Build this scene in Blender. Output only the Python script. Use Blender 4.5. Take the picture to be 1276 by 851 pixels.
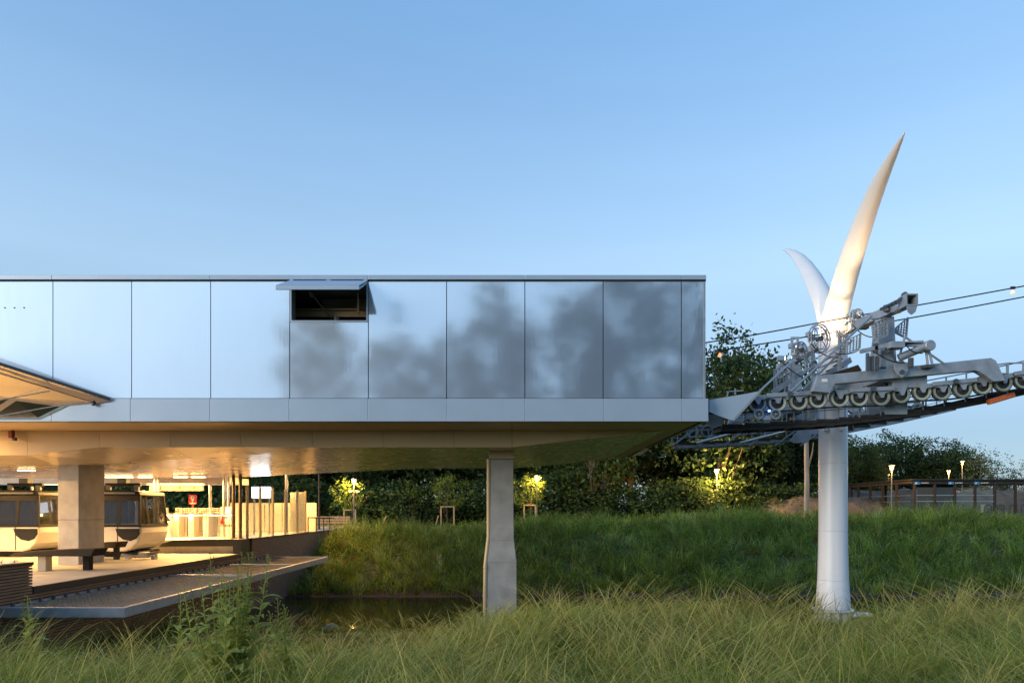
import bpy, bmesh, math, random
import numpy as np
from mathutils import Vector, Matrix
R = math.radians
for o in list(bpy.data.objects): bpy.data.objects.remove(o, do_unlink=True)
scene = bpy.context.scene
COL = scene.collection
random.seed(7)

# ------------------------------------------------------------------ camera
EYE, FPX, CX, HY = 1.6, 851.0, 638.0, 636.0
cam = bpy.data.cameras.new('camera')
cam.sensor_fit = 'HORIZONTAL'; cam.sensor_width = 36.0
cam.lens = 36.0 * FPX / 1276.0
cam.shift_y = (HY - 425.5) / 1276.0
cam.clip_start = 0.1; cam.clip_end = 4000
camo = bpy.data.objects.new('camera', cam); COL.objects.link(camo)
camo.location = (0, 0, EYE); camo.rotation_euler = (R(90), 0, 0)
scene.camera = camo

# ------------------------------------------------------------------ dusk sky and sun
SUN_EL, SUN_AZ = 12.0, 236.0          # low, behind the camera
w = bpy.data.worlds.new('World'); scene.world = w; w.use_nodes = True
nt = w.node_tree; nt.nodes.clear()
sky = nt.nodes.new('ShaderNodeTexSky'); sky.sky_type = 'NISHITA'; sky.sun_disc = False
sky.sun_elevation = R(SUN_EL); sky.sun_rotation = R(SUN_AZ)
sky.altitude = 50; sky.air_density = 1.0; sky.dust_density = 0.2; sky.ozone_density = 2.5
# the sky right after sunset is flatter than a daytime one: compress it, cool it, dim the air just over the horizon
gm = nt.nodes.new('ShaderNodeGamma'); gm.inputs['Gamma'].default_value = 0.5
tc = nt.nodes.new('ShaderNodeTexCoord'); sx = nt.nodes.new('ShaderNodeSeparateXYZ')
rp = nt.nodes.new('ShaderNodeValToRGB'); E = rp.color_ramp.elements
E[0].position = 0.0; E[0].color = (.47,.51,.58,1); E[1].position = 1.0; E[1].color = (.66,.80,.98,1)
for p_, c_ in ((0.10,(.56,.60,.66,1)), (0.31,(1.12,1.10,1.05,1)), (0.59,(.78,.98,1.12,1))):
    e = E.new(p_); e.color = c_
tn = nt.nodes.new('ShaderNodeMix'); tn.data_type = 'RGBA'; tn.blend_type = 'MULTIPLY'; tn.inputs[0].default_value = 1.0
tn2 = nt.nodes.new('ShaderNodeMix'); tn2.data_type = 'RGBA'; tn2.blend_type = 'MULTIPLY'; tn2.inputs[0].default_value = 1.0
tn2.inputs[7].default_value = (3.0, 3.45, 3.95, 1)
bg = nt.nodes.new('ShaderNodeBackground'); wo = nt.nodes.new('ShaderNodeOutputWorld')
bg.inputs['Strength'].default_value = 0.115
L_ = nt.links.new
L_(sky.outputs[0], gm.inputs['Color']); L_(tc.outputs['Generated'], sx.inputs[0]); L_(sx.outputs['Z'], rp.inputs['Fac'])
L_(gm.outputs[0], tn.inputs[6]); L_(rp.outputs[0], tn.inputs[7]); L_(tn.outputs[2], tn2.inputs[6])
# very faint high haze streaks
hz_m = nt.nodes.new('ShaderNodeMapping'); hz_m.inputs['Scale'].default_value = (1.2, 1.2, 7.0); hz_m.inputs['Rotation'].default_value = (0, R(4), 0)
hz_n = nt.nodes.new('ShaderNodeTexNoise'); hz_n.inputs['Scale'].default_value = 1.6; hz_n.inputs['Detail'].default_value = 5
hz_r = nt.nodes.new('ShaderNodeMapRange'); hz_r.inputs['From Min'].default_value = .3; hz_r.inputs['From Max'].default_value = .7; hz_r.inputs['To Min'].default_value = .972; hz_r.inputs['To Max'].default_value = 1.028
hz_x = nt.nodes.new('ShaderNodeVectorMath'); hz_x.operation = 'SCALE'
L_(tc.outputs['Generated'], hz_m.inputs['Vector']); L_(hz_m.outputs[0], hz_n.inputs['Vector']); L_(hz_n.outputs['Fac'], hz_r.inputs['Value'])
L_(tn2.outputs[2], hz_x.inputs[0]); L_(hz_r.outputs[0], hz_x.inputs['Scale']); L_(hz_x.outputs[0], bg.inputs['Color'])
L_(bg.outputs[0], wo.inputs['Surface'])
sl = bpy.data.lights.new('sun', 'SUN'); sl.energy = 2.0; sl.angle = R(30); sl.color = (1.0, 0.91, 0.78)
so = bpy.data.objects.new('sun', sl); COL.objects.link(so)
_az = R(SUN_AZ)
so.rotation_euler = Vector((math.sin(_az)*math.cos(R(SUN_EL)), math.cos(_az)*math.cos(R(SUN_EL)), math.sin(R(SUN_EL)))).to_track_quat('Z', 'Y').to_euler()
scene.view_settings.view_transform = 'Standard'; scene.view_settings.look = 'None'
scene.view_settings.exposure = 0.15; scene.view_settings.gamma = 1.0
scene.render.engine = 'CYCLES'
scene.cycles.use_denoising = True
scene.cycles.max_bounces = 6; scene.cycles.diffuse_bounces = 3; scene.cycles.glossy_bounces = 4
scene.cycles.transmission_bounces = 5; scene.cycles.transparent_max_bounces = 8
scene.cycles.sample_clamp_indirect = 6.0
scene.cycles.caustics_reflective = False; scene.cycles.caustics_refractive = False

# ------------------------------------------------------------------ helpers
def P(px, py, d):
    return Vector(((px - CX) / FPX * d, d, EYE + (HY - py) / FPX * d))
def PX(px, d): return (px - CX) / FPX * d
def PZ(py, d): return EYE + (HY - py) / FPX * d

ORG = {}
class MB:
    def __init__(s): s.v = []; s.f = []
    def add(s, vs, fs):
        n = len(s.v); s.v += [tuple(v) for v in vs]; s.f += [tuple(i + n for i in f) for f in fs]; return s
    def box(s, x0, x1, y0, y1, z0, z1):
        return s.add([(x0,y0,z0),(x1,y0,z0),(x1,y1,z0),(x0,y1,z0),(x0,y0,z1),(x1,y0,z1),(x1,y1,z1),(x0,y1,z1)],
                     [(3,2,1,0),(4,5,6,7),(0,1,5,4),(1,2,6,5),(2,3,7,6),(3,0,4,7)])
    def bar(s, p0, p1, w, h, up=(0,0,1)):
        p0, p1, up = Vector(p0), Vector(p1), Vector(up)
        d = (p1 - p0).normalized(); a = d.cross(up)
        if a.length < 1e-4: a = d.cross(Vector((1,0,0)))
        a.normalize(); b = a.cross(d).normalized(); a *= w/2; b *= h/2
        vs = [p0-a-b, p0+a-b, p0+a+b, p0-a+b, p1-a-b, p1+a-b, p1+a+b, p1-a+b]
        return s.add(vs, [(3,2,1,0),(4,5,6,7),(0,1,5,4),(1,2,6,5),(2,3,7,6),(3,0,4,7)])
    def tube(s, pts, r, n=8, cap=True):
        pts = [Vector(p) for p in pts]; rs = r if isinstance(r, (list, tuple)) else [r]*len(pts)
        base = len(s.v); ref = None; fs = []
        for i, p in enumerate(pts):
            d = (pts[min(i+1, len(pts)-1)] - pts[max(i-1, 0)]).normalized()
            if ref is None: ref = d.orthogonal().normalized()
            else:
                ref = (ref - d*ref.dot(d))
                ref = ref.normalized() if ref.length > 1e-5 else d.orthogonal().normalized()
            bb = d.cross(ref)
            for k in range(n):
                a = 2*math.pi*k/n; s.v.append(tuple(p + (ref*math.cos(a) + bb*math.sin(a))*rs[i]))
        for i in range(len(pts)-1):
            for k in range(n):
                a, b = base+i*n+k, base+i*n+(k+1)%n; fs.append((a, b, b+n, a+n))
        if cap:
            fs.append(tuple(base+n-1-k for k in range(n))); e = base+(len(pts)-1)*n; fs.append(tuple(e+k for k in range(n)))
        s.f += fs; return s
    def lathe(s, c, prof, axis='z', n=24, cap=True):
        base = len(s.v); c = Vector(c)
        for (r, t) in prof:
            for k in range(n):
                a = 2*math.pi*k/n; u, v_ = r*math.cos(a), r*math.sin(a)
                s.v.append(tuple(c + (Vector((u, v_, t)) if axis == 'z' else Vector((u, t, v_)) if axis == 'y' else Vector((t, u, v_)))))
        for i in range(len(prof)-1):
            for k in range(n):
                a, b = base+i*n+k, base+i*n+(k+1)%n; s.f.append((a, b, b+n, a+n))
        if cap:
            s.f.append(tuple(base+n-1-k for k in range(n))); e = base+(len(prof)-1)*n; s.f.append(tuple(e+k for k in range(n)))
        return s
    def prism(s, poly, ext):
        n = len(poly); ext = Vector(ext); a = [Vector(p) for p in poly]; b = [p + ext for p in a]
        return s.add(a + b, [tuple(range(n))[::-1], tuple(range(n, 2*n))] + [(i, (i+1) % n, (i+1) % n + n, i+n) for i in range(n)])
    def plate(s, poly, t):          # slab from a flat polygon, thickened along its normal by t
        a = [Vector(p) for p in poly]; nrm = Vector((0,0,0))
        for i in range(len(a)): nrm += a[i].cross(a[(i+1) % len(a)])
        return s.prism(a, nrm.normalized()*t)
    def mesh(s, name, smooth=None, org=(0,0,0)):
        me = bpy.data.meshes.new(name); o = Vector(org)
        me.from_pydata([Vector(v) - o for v in s.v], [], s.f)
        if smooth:
            me.shade_smooth(); me.set_sharp_from_angle(angle=R(smooth))
        me.update(); return me
    def build(s, name, m, parent=None, smooth=None, bevel=0, at=None, kind=None):
        if parent is not None: org = ORG.get(parent.name, (0,0,0))
        elif at is not None: org = at
        else: org = (0,0,0)
        me = s.mesh(name, smooth, org); me.materials.append(m)
        ob = bpy.data.objects.new(name, me); COL.objects.link(ob)
        ORG[ob.name] = tuple(org)
        if parent is not None: ob.parent = parent
        else: ob.location = org
        if bevel:
            b = ob.modifiers.new('bevel', 'BEVEL'); b.width = bevel; b.segments = 2; b.limit_method = 'ANGLE'; b.angle_limit = R(40)
        if kind: ob['kind'] = kind
        return ob
def tag(o, label, cat, group=None):
    o['label'] = label; o['category'] = cat
    if group: o['group'] = group
    return o
def thing(name, label, cat, at=(0,0,0), group=None):
    o = bpy.data.objects.new(name, None); COL.objects.link(o); o.location = at; o.empty_display_size = 0.2
    ORG[o.name] = tuple(at); return tag(o, label, cat, group)
def structure(o, label=None):
    o['kind'] = 'structure'
    if label: o['label'] = label
    return o
def link_copy(name, me, parent, loc=(0,0,0), rot=(0,0,0), sc=(1,1,1)):
    ob = bpy.data.objects.new(name, me); COL.objects.link(ob)
    if parent is not None: ob.parent = parent
    ob.location = loc; ob.rotation_euler = rot; ob.scale = sc; return ob

# ------------------------------------------------------------------ materials
def mat(name, col, rough=0.6, metal=0.0, var=0.12, vscale=3.0, bump=0.0, bscale=40.0, stretch=(1,1,1), spec=0.5, rvar=0.0, rnd=0.0, detail=6.0):
    m = bpy.data.materials.new(name); m.use_nodes = True
    t = m.node_tree; N = t.nodes; L = t.links; b = N['Principled BSDF']
    b.inputs['Roughness'].default_value = rough; b.inputs['Metallic'].default_value = metal
    b.inputs['Specular IOR Level'].default_value = spec
    g = N.new('ShaderNodeNewGeometry'); mp = N.new('ShaderNodeMapping'); mp.inputs['Scale'].default_value = stretch
    L.new(g.outputs['Position'], mp.inputs['Vector'])
    n = N.new('ShaderNodeTexNoise'); n.inputs['Scale'].default_value = vscale; n.inputs['Detail'].default_value = detail
    L.new(mp.outputs[0], n.inputs['Vector'])
    cr = N.new('ShaderNodeValToRGB')
    c = np.array(col)
    cr.color_ramp.elements[0].position = 0.25; cr.color_ramp.elements[1].position = 0.75
    cr.color_ramp.elements[0].color = (*np.clip(c*(1-var), 0, 1), 1); cr.color_ramp.elements[1].color = (*np.clip(c*(1+var), 0, 1), 1)
    L.new(n.outputs['Fac'], cr.inputs['Fac']); out = cr.outputs[0]
    if rnd:
        oi = N.new('ShaderNodeObjectInfo'); mr = N.new('ShaderNodeMapRange')
        mr.inputs['To Min'].default_value = 1-rnd; mr.inputs['To Max'].default_value = 1+rnd
        L.new(oi.outputs['Random'], mr.inputs['Value'])
        hs = N.new('ShaderNodeHueSaturation'); L.new(mr.outputs[0], hs.inputs['Value']); L.new(out, hs.inputs['Color']); out = hs.outputs[0]
    L.new(out, b.inputs['Base Color'])
    if rvar:
        mr2 = N.new('ShaderNodeMapRange'); mr2.inputs['To Min'].default_value = max(0.02, rough-rvar); mr2.inputs['To Max'].default_value = rough+rvar
        L.new(n.outputs['Fac'], mr2.inputs['Value']); L.new(mr2.outputs[0], b.inputs['Roughness'])
    if bump:
        n2 = N.new('ShaderNodeTexNoise'); n2.inputs['Scale'].default_value = bscale; n2.inputs['Detail'].default_value = 4
        L.new(mp.outputs[0], n2.inputs['Vector'])
        bp = N.new('ShaderNodeBump'); bp.inputs['Strength'].default_value = bump; bp.inputs['Distance'].default_value = 0.02
        L.new(n2.outputs['Fac'], bp.inputs['Height']); L.new(bp.outputs[0], b.inputs['Normal'])
    return m
def emit(name, col, st):
    m = bpy.data.materials.new(name); m.use_nodes = True; t = m.node_tree
    b = t.nodes['Principled BSDF']; b.inputs['Base Color'].default_value = (0.8,0.8,0.8,1)
    b.inputs['Emission Color'].default_value = (*col, 1); b.inputs['Emission Strength'].default_value = st; return m
def glass(name, tint=(0.9,0.94,0.95), alpha=0.75, rough=0.03):
    m = bpy.data.materials.new(name); m.use_nodes = True; t = m.node_tree; N = t.nodes; L = t.links
    N.remove(N['Principled BSDF']); out = N['Material Output']
    tr = N.new('ShaderNodeBsdfTransparent'); tr.inputs[0].default_value = (*tint, 1)
    gl = N.new('ShaderNodeBsdfGlossy'); gl.inputs['Roughness'].default_value = rough
    lw = N.new('ShaderNodeLayerWeight'); pw = N.new('ShaderNodeMath'); pw.operation = 'POWER'; pw.inputs[1].default_value = 5.0
    fr = N.new('ShaderNodeMath'); fr.operation = 'MULTIPLY_ADD'; fr.inputs[1].default_value = .90; fr.inputs[2].default_value = .04
    L.new(lw.outputs['Facing'], pw.inputs[0]); L.new(pw.outputs[0], fr.inputs[0])
    mx = N.new('ShaderNodeMixShader'); L.new(fr.outputs[0], mx.inputs[0]); L.new(tr.outputs[0], mx.inputs[1]); L.new(gl.outputs[0], mx.inputs[2])
    df = N.new('ShaderNodeBsdfDiffuse'); df.inputs[0].default_value = (0.6,0.62,0.62,1)
    m2 = N.new('ShaderNodeMixShader'); m2.inputs[0].default_value = 1-alpha
    L.new(mx.outputs[0], m2.inputs[1]); L.new(df.outputs[0], m2.inputs[2]); L.new(m2.outputs[0], out.inputs['Surface'])
    return m
def leafmat(name, trans=0.35, rough=0.55, tint=(1,1,1), spec=0.3):
    m = bpy.data.materials.new(name); m.use_nodes = True; t = m.node_tree; N = t.nodes; L = t.links
    b = N['Principled BSDF']; out = N['Material Output']; b.inputs['Roughness'].default_value = rough
    b.inputs['Specular IOR Level'].default_value = spec
    a = N.new('ShaderNodeAttribute'); a.attribute_name = 'col'
    oi = N.new('ShaderNodeObjectInfo'); mr = N.new('ShaderNodeMapRange'); mr.inputs['To Min'].default_value = 0.8; mr.inputs['To Max'].default_value = 1.25
    L.new(oi.outputs['Random'], mr.inputs['Value'])
    hs = N.new('ShaderNodeHueSaturation'); L.new(mr.outputs[0], hs.inputs['Value'])
    mx0 = N.new('ShaderNodeMix'); mx0.data_type = 'RGBA'; mx0.blend_type = 'MULTIPLY'; mx0.inputs[0].default_value = 1
    L.new(a.outputs['Color'], mx0.inputs[6]); mx0.inputs[7].default_value = (*tint, 1)
    L.new(mx0.outputs[2], hs.inputs['Color']); L.new(hs.outputs[0], b.inputs['Base Color'])
    tl = N.new('ShaderNodeBsdfTranslucent'); L.new(hs.outputs[0], tl.inputs['Color'])
    mx = N.new('ShaderNodeMixShader'); mx.inputs[0].default_value = trans
    L.new(b.outputs[0], mx.inputs[1]); L.new(tl.outputs[0], mx.inputs[2]); L.new(mx.outputs[0], out.inputs['Surface'])
    return m

M = {}
M['facade'] = mat('brushed_aluminium', (0.82,0.86,0.90), 0.068, 1.0, 0.03, 2.2, 0.02, 3.0, (6,1,0.35), rvar=0.02, rnd=0.03)
_m = M['facade'].node_tree; _g2 = _m.nodes.new('ShaderNodeBsdfGlossy'); _g2.inputs['Roughness'].default_value = .62; _g2.inputs['Color'].default_value = (.70,.80,.92,1)
_mx = _m.nodes.new('ShaderNodeMixShader'); _mx.inputs[0].default_value = .36
_m.links.new(_m.nodes['Principled BSDF'].outputs[0], _mx.inputs[1]); _m.links.new(_g2.outputs[0], _mx.inputs[2]); _m.links.new(_mx.outputs[0], _m.nodes['Material Output'].inputs['Surface'])
M['fascia'] = mat('grey_coated_aluminium', (0.43,0.52,0.62), 0.42, 0.3, 0.04, 1.5, 0.0, rnd=0.02)
M['hull'] = mat('satin_soffit_metal', (0.55,0.47,0.37), 0.26, 0.4, 0.04, 1.2, 0.03, 2.0, rvar=0.05, rnd=0.03)
M['hullside'] = mat('bronze_grey_panel', (0.52,0.40,0.24), 0.45, 0.1, 0.04, 1.5, rnd=0.02)
M['dark'] = mat('dark_void', (0.012,0.012,0.012), 0.9)
M['joint'] = mat('joint_backing', (0.03,0.033,0.037), 0.8)
M['mirror'] = mat('mirrored_soffit', (0.34,0.32,0.29), 0.10, 1.0, 0.08, 1.5, 0.15, 1.2)
M['conc'] = mat('cast_concrete', (0.36,0.35,0.335), 0.8, 0, 0.22, 2.5, 0.25, 30, rvar=0.05)
M['floor'] = mat('platform_concrete', (0.42,0.40,0.36), 0.6, 0, 0.14, 1.6, 0.1, 30)
M['white'] = mat('white_tower_paint', (0.77,0.79,0.84), 0.36, 0, 0.08, 1.6, stretch=(3,3,.22))
M['hornw'] = mat('white_horn_shell', (0.76,0.76,0.76), 0.38, 0, 0.03, 1.5)
M['galv'] = mat('galvanised_steel', (0.35,0.38,0.42), 0.48, 0.35, 0.22, 5.0, 0.08, 30, rvar=0.08)
M['galvd'] = mat('weathered_dark_steel', (0.10,0.11,0.12), 0.55, 0.4, 0.25, 6.0, 0.1, 30)
M['catwalk'] = mat('dark_walkway_grating', (0.035,0.032,0.03), 0.7, 0.3, 0.3, 6)
M['tyre'] = mat('dark_rubber_liner', (0.10,0.105,0.09), 0.6, 0, 0.25, 5, rnd=0.25)
M['ringp'] = mat('pale_green_wheel_side', (0.33,0.355,0.28), 0.55, 0, 0.3, 5, rnd=0.35)
M['wheel'] = mat('dark_sheave_body', (0.06,0.062,0.065), 0.5, 0.5, 0.2, 8)
M['rim'] = mat('sheave_rim', (0.33,0.34,0.35), 0.4, 0.7, 0.2, 8)
M['rope'] = mat('steel_rope', (0.045,0.045,0.05), 0.5, 0.6, 0.2, 30)
M['orange'] = mat('orange_sleeve', (0.55,0.13,0.03), 0.6, 0, 0.25, 8)
M['wood'] = mat('brown_timber_slat', (0.26,0.145,0.08), 0.7, 0, 0.4, 2.5, 0.2, 20, (1,1,12))
M['woodl'] = mat('pale_timber', (0.42,0.28,0.15), 0.65, 0, 0.2, 6)
M['cap'] = mat('dark_wall_cap', (0.02,0.021,0.023), 0.5, 0.2, 0.2, 6)
M['bench'] = mat('dark_brown_platform_bench', (0.028,0.021,0.015), 0.75, 0.0, 0.2, 5, spec=0.15)
M['steelb'] = mat('blue_grey_galvanised_beam', (0.34,0.36,0.38), 0.5, 0.45, 0.2, 4, 0.05)
M['net'] = mat('knotted_net_rope', (0.33,0.27,0.20), 0.8, 0, 0.3, 9)
M['postd'] = mat('dark_bronze_post', (0.055,0.042,0.03), 0.4, 0.5, 0.15, 6)
M['posts'] = mat('stainless_post', (0.55,0.52,0.48), 0.3, 0.9, 0.08, 6)
M['beige'] = mat('beige_equipment_panel', (0.55,0.50,0.42), 0.5, 0, 0.08, 4)
M['cabw'] = mat('cabin_white_shell', (0.42,0.41,0.40), 0.35, 0, 0.08, 3)
M['cabd'] = mat('cabin_black_trim', (0.010,0.010,0.011), 0.5, 0, 0.1, 3, spec=0.15)
M['red'] = mat('red_sign_enamel', (0.62,0.02,0.025), 0.4, 0, 0.05, 3)
M['paint'] = mat('white_print', (0.8,0.8,0.78), 0.5, 0, 0.03, 3)
M['print'] = mat('dark_print', (0.25,0.13,0.03), 0.6, 0, 0.03, 3)
M['blue'] = mat('blue_sign', (0.05,0.28,0.55), 0.4, 0, 0.05, 3)
M['glass'] = glass('clear_glass', alpha=0.975)
M['glassc'] = glass('cabin_glazing', (0.52,0.53,0.55), alpha=0.985)
M['brown'] = mat('dark_bronze_frame', (0.05,0.038,0.03), 0.5, 0.3, 0.15, 5)
M['pole'] = mat('grey_lamp_pole', (0.13,0.13,0.14), 0.45, 0.5, 0.15, 5)
M['bark'] = mat('tree_bark', (0.10,0.082,0.062), 0.9, 0, 0.4, 4, 0.5, 14, (1,1,0.25))
M['barkp'] = mat('pale_bare_bark', (0.24,0.21,0.18), 0.85, 0, 0.3, 4, 0.4, 14, (1,1,0.25))
M['leaf'] = leafmat('tree_leaf', spec=.2)
M['grass'] = leafmat('grass_blade', 0.22, 0.6, tint=(1.02,1.0,.74), spec=0.10)
M['weed'] = leafmat('weed_leaf', 0.5, 0.6, tint=(2.1,1.8,1.2), spec=.1)
WARM = (1.0, 0.60, 0.22); WARM2 = (1.0, 0.55, 0.16); COOL = (0.85, 0.93, 1.0)
M['led'] = emit('warm_led', (1.0,0.70,0.36), 25)
M['ledw'] = emit('cool_white_lightbox', (0.80,0.90,1.0), 9)
M['lamp'] = emit('sodium_lamp', (1.0,0.42,0.07), 26)
M['flood'] = emit('flood_lens', (1.0,0.78,0.5), 30)
def lamp_light(name, loc, power, col, radius=0.1, parent=None):
    l = bpy.data.lights.new(name, 'POINT'); l.energy = power; l.color = col; l.shadow_soft_size = radius
    o = bpy.data.objects.new(name, l); COL.objects.link(o)
    if parent is not None:
        o.parent = parent; o.location = Vector(loc) - Vector(ORG[parent.name])
    else: o.location = loc
    return o
# ================================================================== terrain, water
WATER = -2.2
def smooth(a, b, t): 
    t = np.clip((t - a) / (b - a), 0, 1); return t*t*(3 - 2*t)
def wob(x, y, s=1.0):
    return 0.5*np.sin(x*0.71*s + 1.3*np.sin(y*0.43*s)) + 0.3*np.sin(y*1.13*s + x*0.37*s) + 0.2*np.sin(x*1.9*s - y*1.4*s)
def crest_h(x): return 0.12 + 0.72*smooth(-9, 16, x)
def ground(x, y):
    x = np.asarray(x, float); y = np.asarray(y, float)
    near = -0.095*np.clip(y, -20, 21) + 0.07*wob(x, y, 1.1)
    near = near - 0.9*smooth(20.3, 22.5, y)
    h = crest_h(x)
    wl = 29.6 + 0.35*wob(x*0.6, y*0 + 3.0)
    up = smooth(wl - 0.4, wl + 8.5, y)
    up = 0.55*up + 0.45*np.clip((y - wl + 0.4)/8.9, 0, 1)
    far = -2.9 + 0.55*smooth(wl - 0.8, wl, y) + (h + 2.35)*up + 0.10*wob(x, y, 0.8)*smooth(wl+1, wl+3, y)
    z = np.where(y < 25.5, near, far)
    flat = h - 0.12 + 0.10*wob(x*0.3, y*0.3)
    z = np.where(y > 39, flat*smooth(39, 44, y) + z*(1 - smooth(39, 44, y)), z)
    # low ground under the station platform and plaza
    z = np.where((x < -10.05) & (y > 12.5) & (y < 47.5), np.minimum(z, -0.6), z)
    return z
def axis(segs):
    out = []
    for a, b, st in segs: out += list(np.arange(a, b, st))
    return np.array(out + [segs[-1][1]])
def grid_mesh(name, xs, ys, zf, m):
    X, Y = np.meshgrid(xs, ys); Z = zf(X, Y); nx, ny = len(xs), len(ys)
    V = np.stack([X.ravel(), Y.ravel(), Z.ravel()], 1)
    i = np.arange(nx*ny).reshape(ny, nx)
    F = np.stack([i[:-1,:-1].ravel(), i[:-1,1:].ravel(), i[1:,1:].ravel(), i[1:,:-1].ravel()], 1)
    me = bpy.data.meshes.new(name); me.from_pydata(V.tolist(), [], F.tolist()); me.shade_smooth(); me.materials.append(m)
    o = bpy.data.objects.new(name, me); COL.objects.link(o); return o
def soil_mat():
    m = mat('meadow_soil', (0.07,0.08,0.028), 0.95, 0, 0.4, 1.2, 0.6, 8)
    t = m.node_tree; N = t.nodes; L = t.links; b = N['Principled BSDF']
    src = b.inputs['Base Color'].links[0].from_socket
    g = N.new('ShaderNodeNewGeometry'); sp = N.new('ShaderNodeSeparateXYZ'); L.new(g.outputs['Position'], sp.inputs[0])
    mr = N.new('ShaderNodeMapRange'); mr.inputs['From Min'].default_value = -2.05; mr.inputs['From Max'].default_value = -1.75
    L.new(sp.outputs['Z'], mr.inputs['Value'])
    mx = N.new('ShaderNodeMix'); mx.data_type = 'RGBA'; L.new(mr.outputs[0], mx.inputs[0])
    mx.inputs[6].default_value = (0.085,0.055,0.033,1); L.new(src, mx.inputs[7]); L.new(mx.outputs[2], b.inputs['Base Color'])
    return m
g_ = grid_mesh('ground', axis([(-900,-120,130),(-120,-26,4),(-26,40,0.5),(40,140,4),(140,900,130)]),
               axis([(-900,-60,140),(-60,-6,3),(-6,48,0.4),(48,120,3),(120,1500,150)]), ground, soil_mat())
structure(g_)
# water of the stream
mw = bpy.data.materials.new('stream_water'); mw.use_nodes = True
_b = mw.node_tree.nodes['Principled BSDF']; _b.inputs['Base Color'].default_value = (0.022,0.020,0.012,1); _b.inputs['Roughness'].default_value = 0.06
_b.inputs['IOR'].default_value = 1.33
_n = mw.node_tree.nodes.new('ShaderNodeTexNoise'); _n.inputs['Scale'].default_value = 1.6; _n.inputs['Detail'].default_value = 3
_g = mw.node_tree.nodes.new('ShaderNodeNewGeometry'); mw.node_tree.links.new(_g.outputs['Position'], _n.inputs['Vector'])
_p = mw.node_tree.nodes.new('ShaderNodeBump'); _p.inputs['Strength'].default_value = 0.10; _p.inputs['Distance'].default_value = 0.05
mw.node_tree.links.new(_n.outputs['Fac'], _p.inputs['Height']); mw.node_tree.links.new(_p.outputs[0], _b.inputs['Normal'])
wt = grid_mesh('water', np.linspace(-60, 90, 16), np.linspace(18, 32, 8), lambda x, y: x*0 + WATER, mw); structure(wt)

# ================================================================== station building (upper metal volume)
FY = 17.0; S = FPX/FY
def FX(px): return (px - CX)/S
def FZ(py): return EYE + (HY - py)/S
bld = thing('station_building', 'long raised cable car station clad in brushed aluminium panels', 'building', (-4.0, 22.5, 3.8))
ZT, ZC, ZP, ZB = FZ(343.5), FZ(349.8), FZ(496.5), FZ(525.5)
joints = [66, 164, 262.5, 361, 459, 556.5, 654, 751.5, 849, 878]
joints = [66 - 98.2*k for k in range(6, 0, -1)] + joints
HX0, HX1 = FX(361), FX(459); HZ0 = FZ(401)
def panel(name, x0, x1, z0, z1, y, m, t=0.035, gap=0.010, parent=bld, bev=0.004):
    mb = MB().box(x0+gap, x1-gap, y, y+t, z0+gap, z1-gap)
    if name == 'facade_panel':          # sheet metal is never dead flat: each panel leans a millimetre or two
        j = [random.uniform(-.0028, .0028) for _ in range(4)]
        for k, q in zip((0, 1, 4, 5), j): v = mb.v[k]; mb.v[k] = (v[0], v[1]+q, v[2])
    return mb.build(name, m, parent, bevel=0 if name == 'facade_panel' else bev)
for a, b in zip(joints[:-1], joints[1:]):
    x0, x1 = FX(a), FX(b)
    top = HZ0 if a == 361 else ZC
    panel('facade_panel', x0, x1, ZP, top, FY, M['facade'])
    panel('fascia_panel', x0, x1 if b < 878 else FX(882), ZB, ZP - 0.006, FY - 0.06, M['fascia'], 0.05, 0.004)
    # same rhythm on the rear wall
    panel('rear_panel', x0, x1, ZP, ZC, 28.2, M['facade'])
xr, xl = FX(878), FX(joints[0])
# backing wall with the hatch opening
MB().box(xl, HX0, FY+.06, FY+.14, ZB, ZC).box(HX1, xr-.02, FY+.06, FY+.14, ZB, ZC).box(HX0, HX1, FY+.06, FY+.14, ZB, HZ0-.03).build('backing_wall', M['joint'], bld)
MB().box(xl, xr-.02, 28.0, 28.15, ZB, ZC).build('rear_backing', M['joint'], bld)
for i in range(5):
    y0 = FY + .06 + i*2.18
    MB().box(xr-.015, xr+.01, y0+.01, y0+2.17, ZP, ZC).build('end_panel', M['facade'], bld)
MB().box(xr-.12, xr-.02, FY+.15, 28.0, ZB, ZC).build('end_wall', M['joint'], bld)
MB().box(xl, xl+.1, FY+.15, 28.0, ZB, ZC).build('end_wall', M['joint'], bld)
# roof with segmented edge cap
MB().box(xl, xr, FY+.1, 28.1, ZC+.02, ZT-.02).build('roof', M['fascia'], bld)
capj = [-523, -229, 66, 262.5, 459, 654, 849, 879.5]
for a, b in zip(capj[:-1], capj[1:]):
    MB().box(FX(a)+.003, FX(b)-.003, FY-.05, FY+.09, ZC+.012, ZT).build('roof_edge_cap', M['fascia'], bld, bevel=.006)
MB().box(xl, xr+.03, FY-.02, FY+.09, ZC-.02, ZC+.010).build('shadow_gap', M['joint'], bld)
MB().box(xr-.03, xr+.02, FY-.01, FY+.03, ZP, ZC-.02).build('corner_trim', M['galv'], bld)
MB().box(xl, xr+.02, FY+.16, 27.9, ZB+.03, ZB+.12).build('floor_slab', M['joint'], bld)
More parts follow.
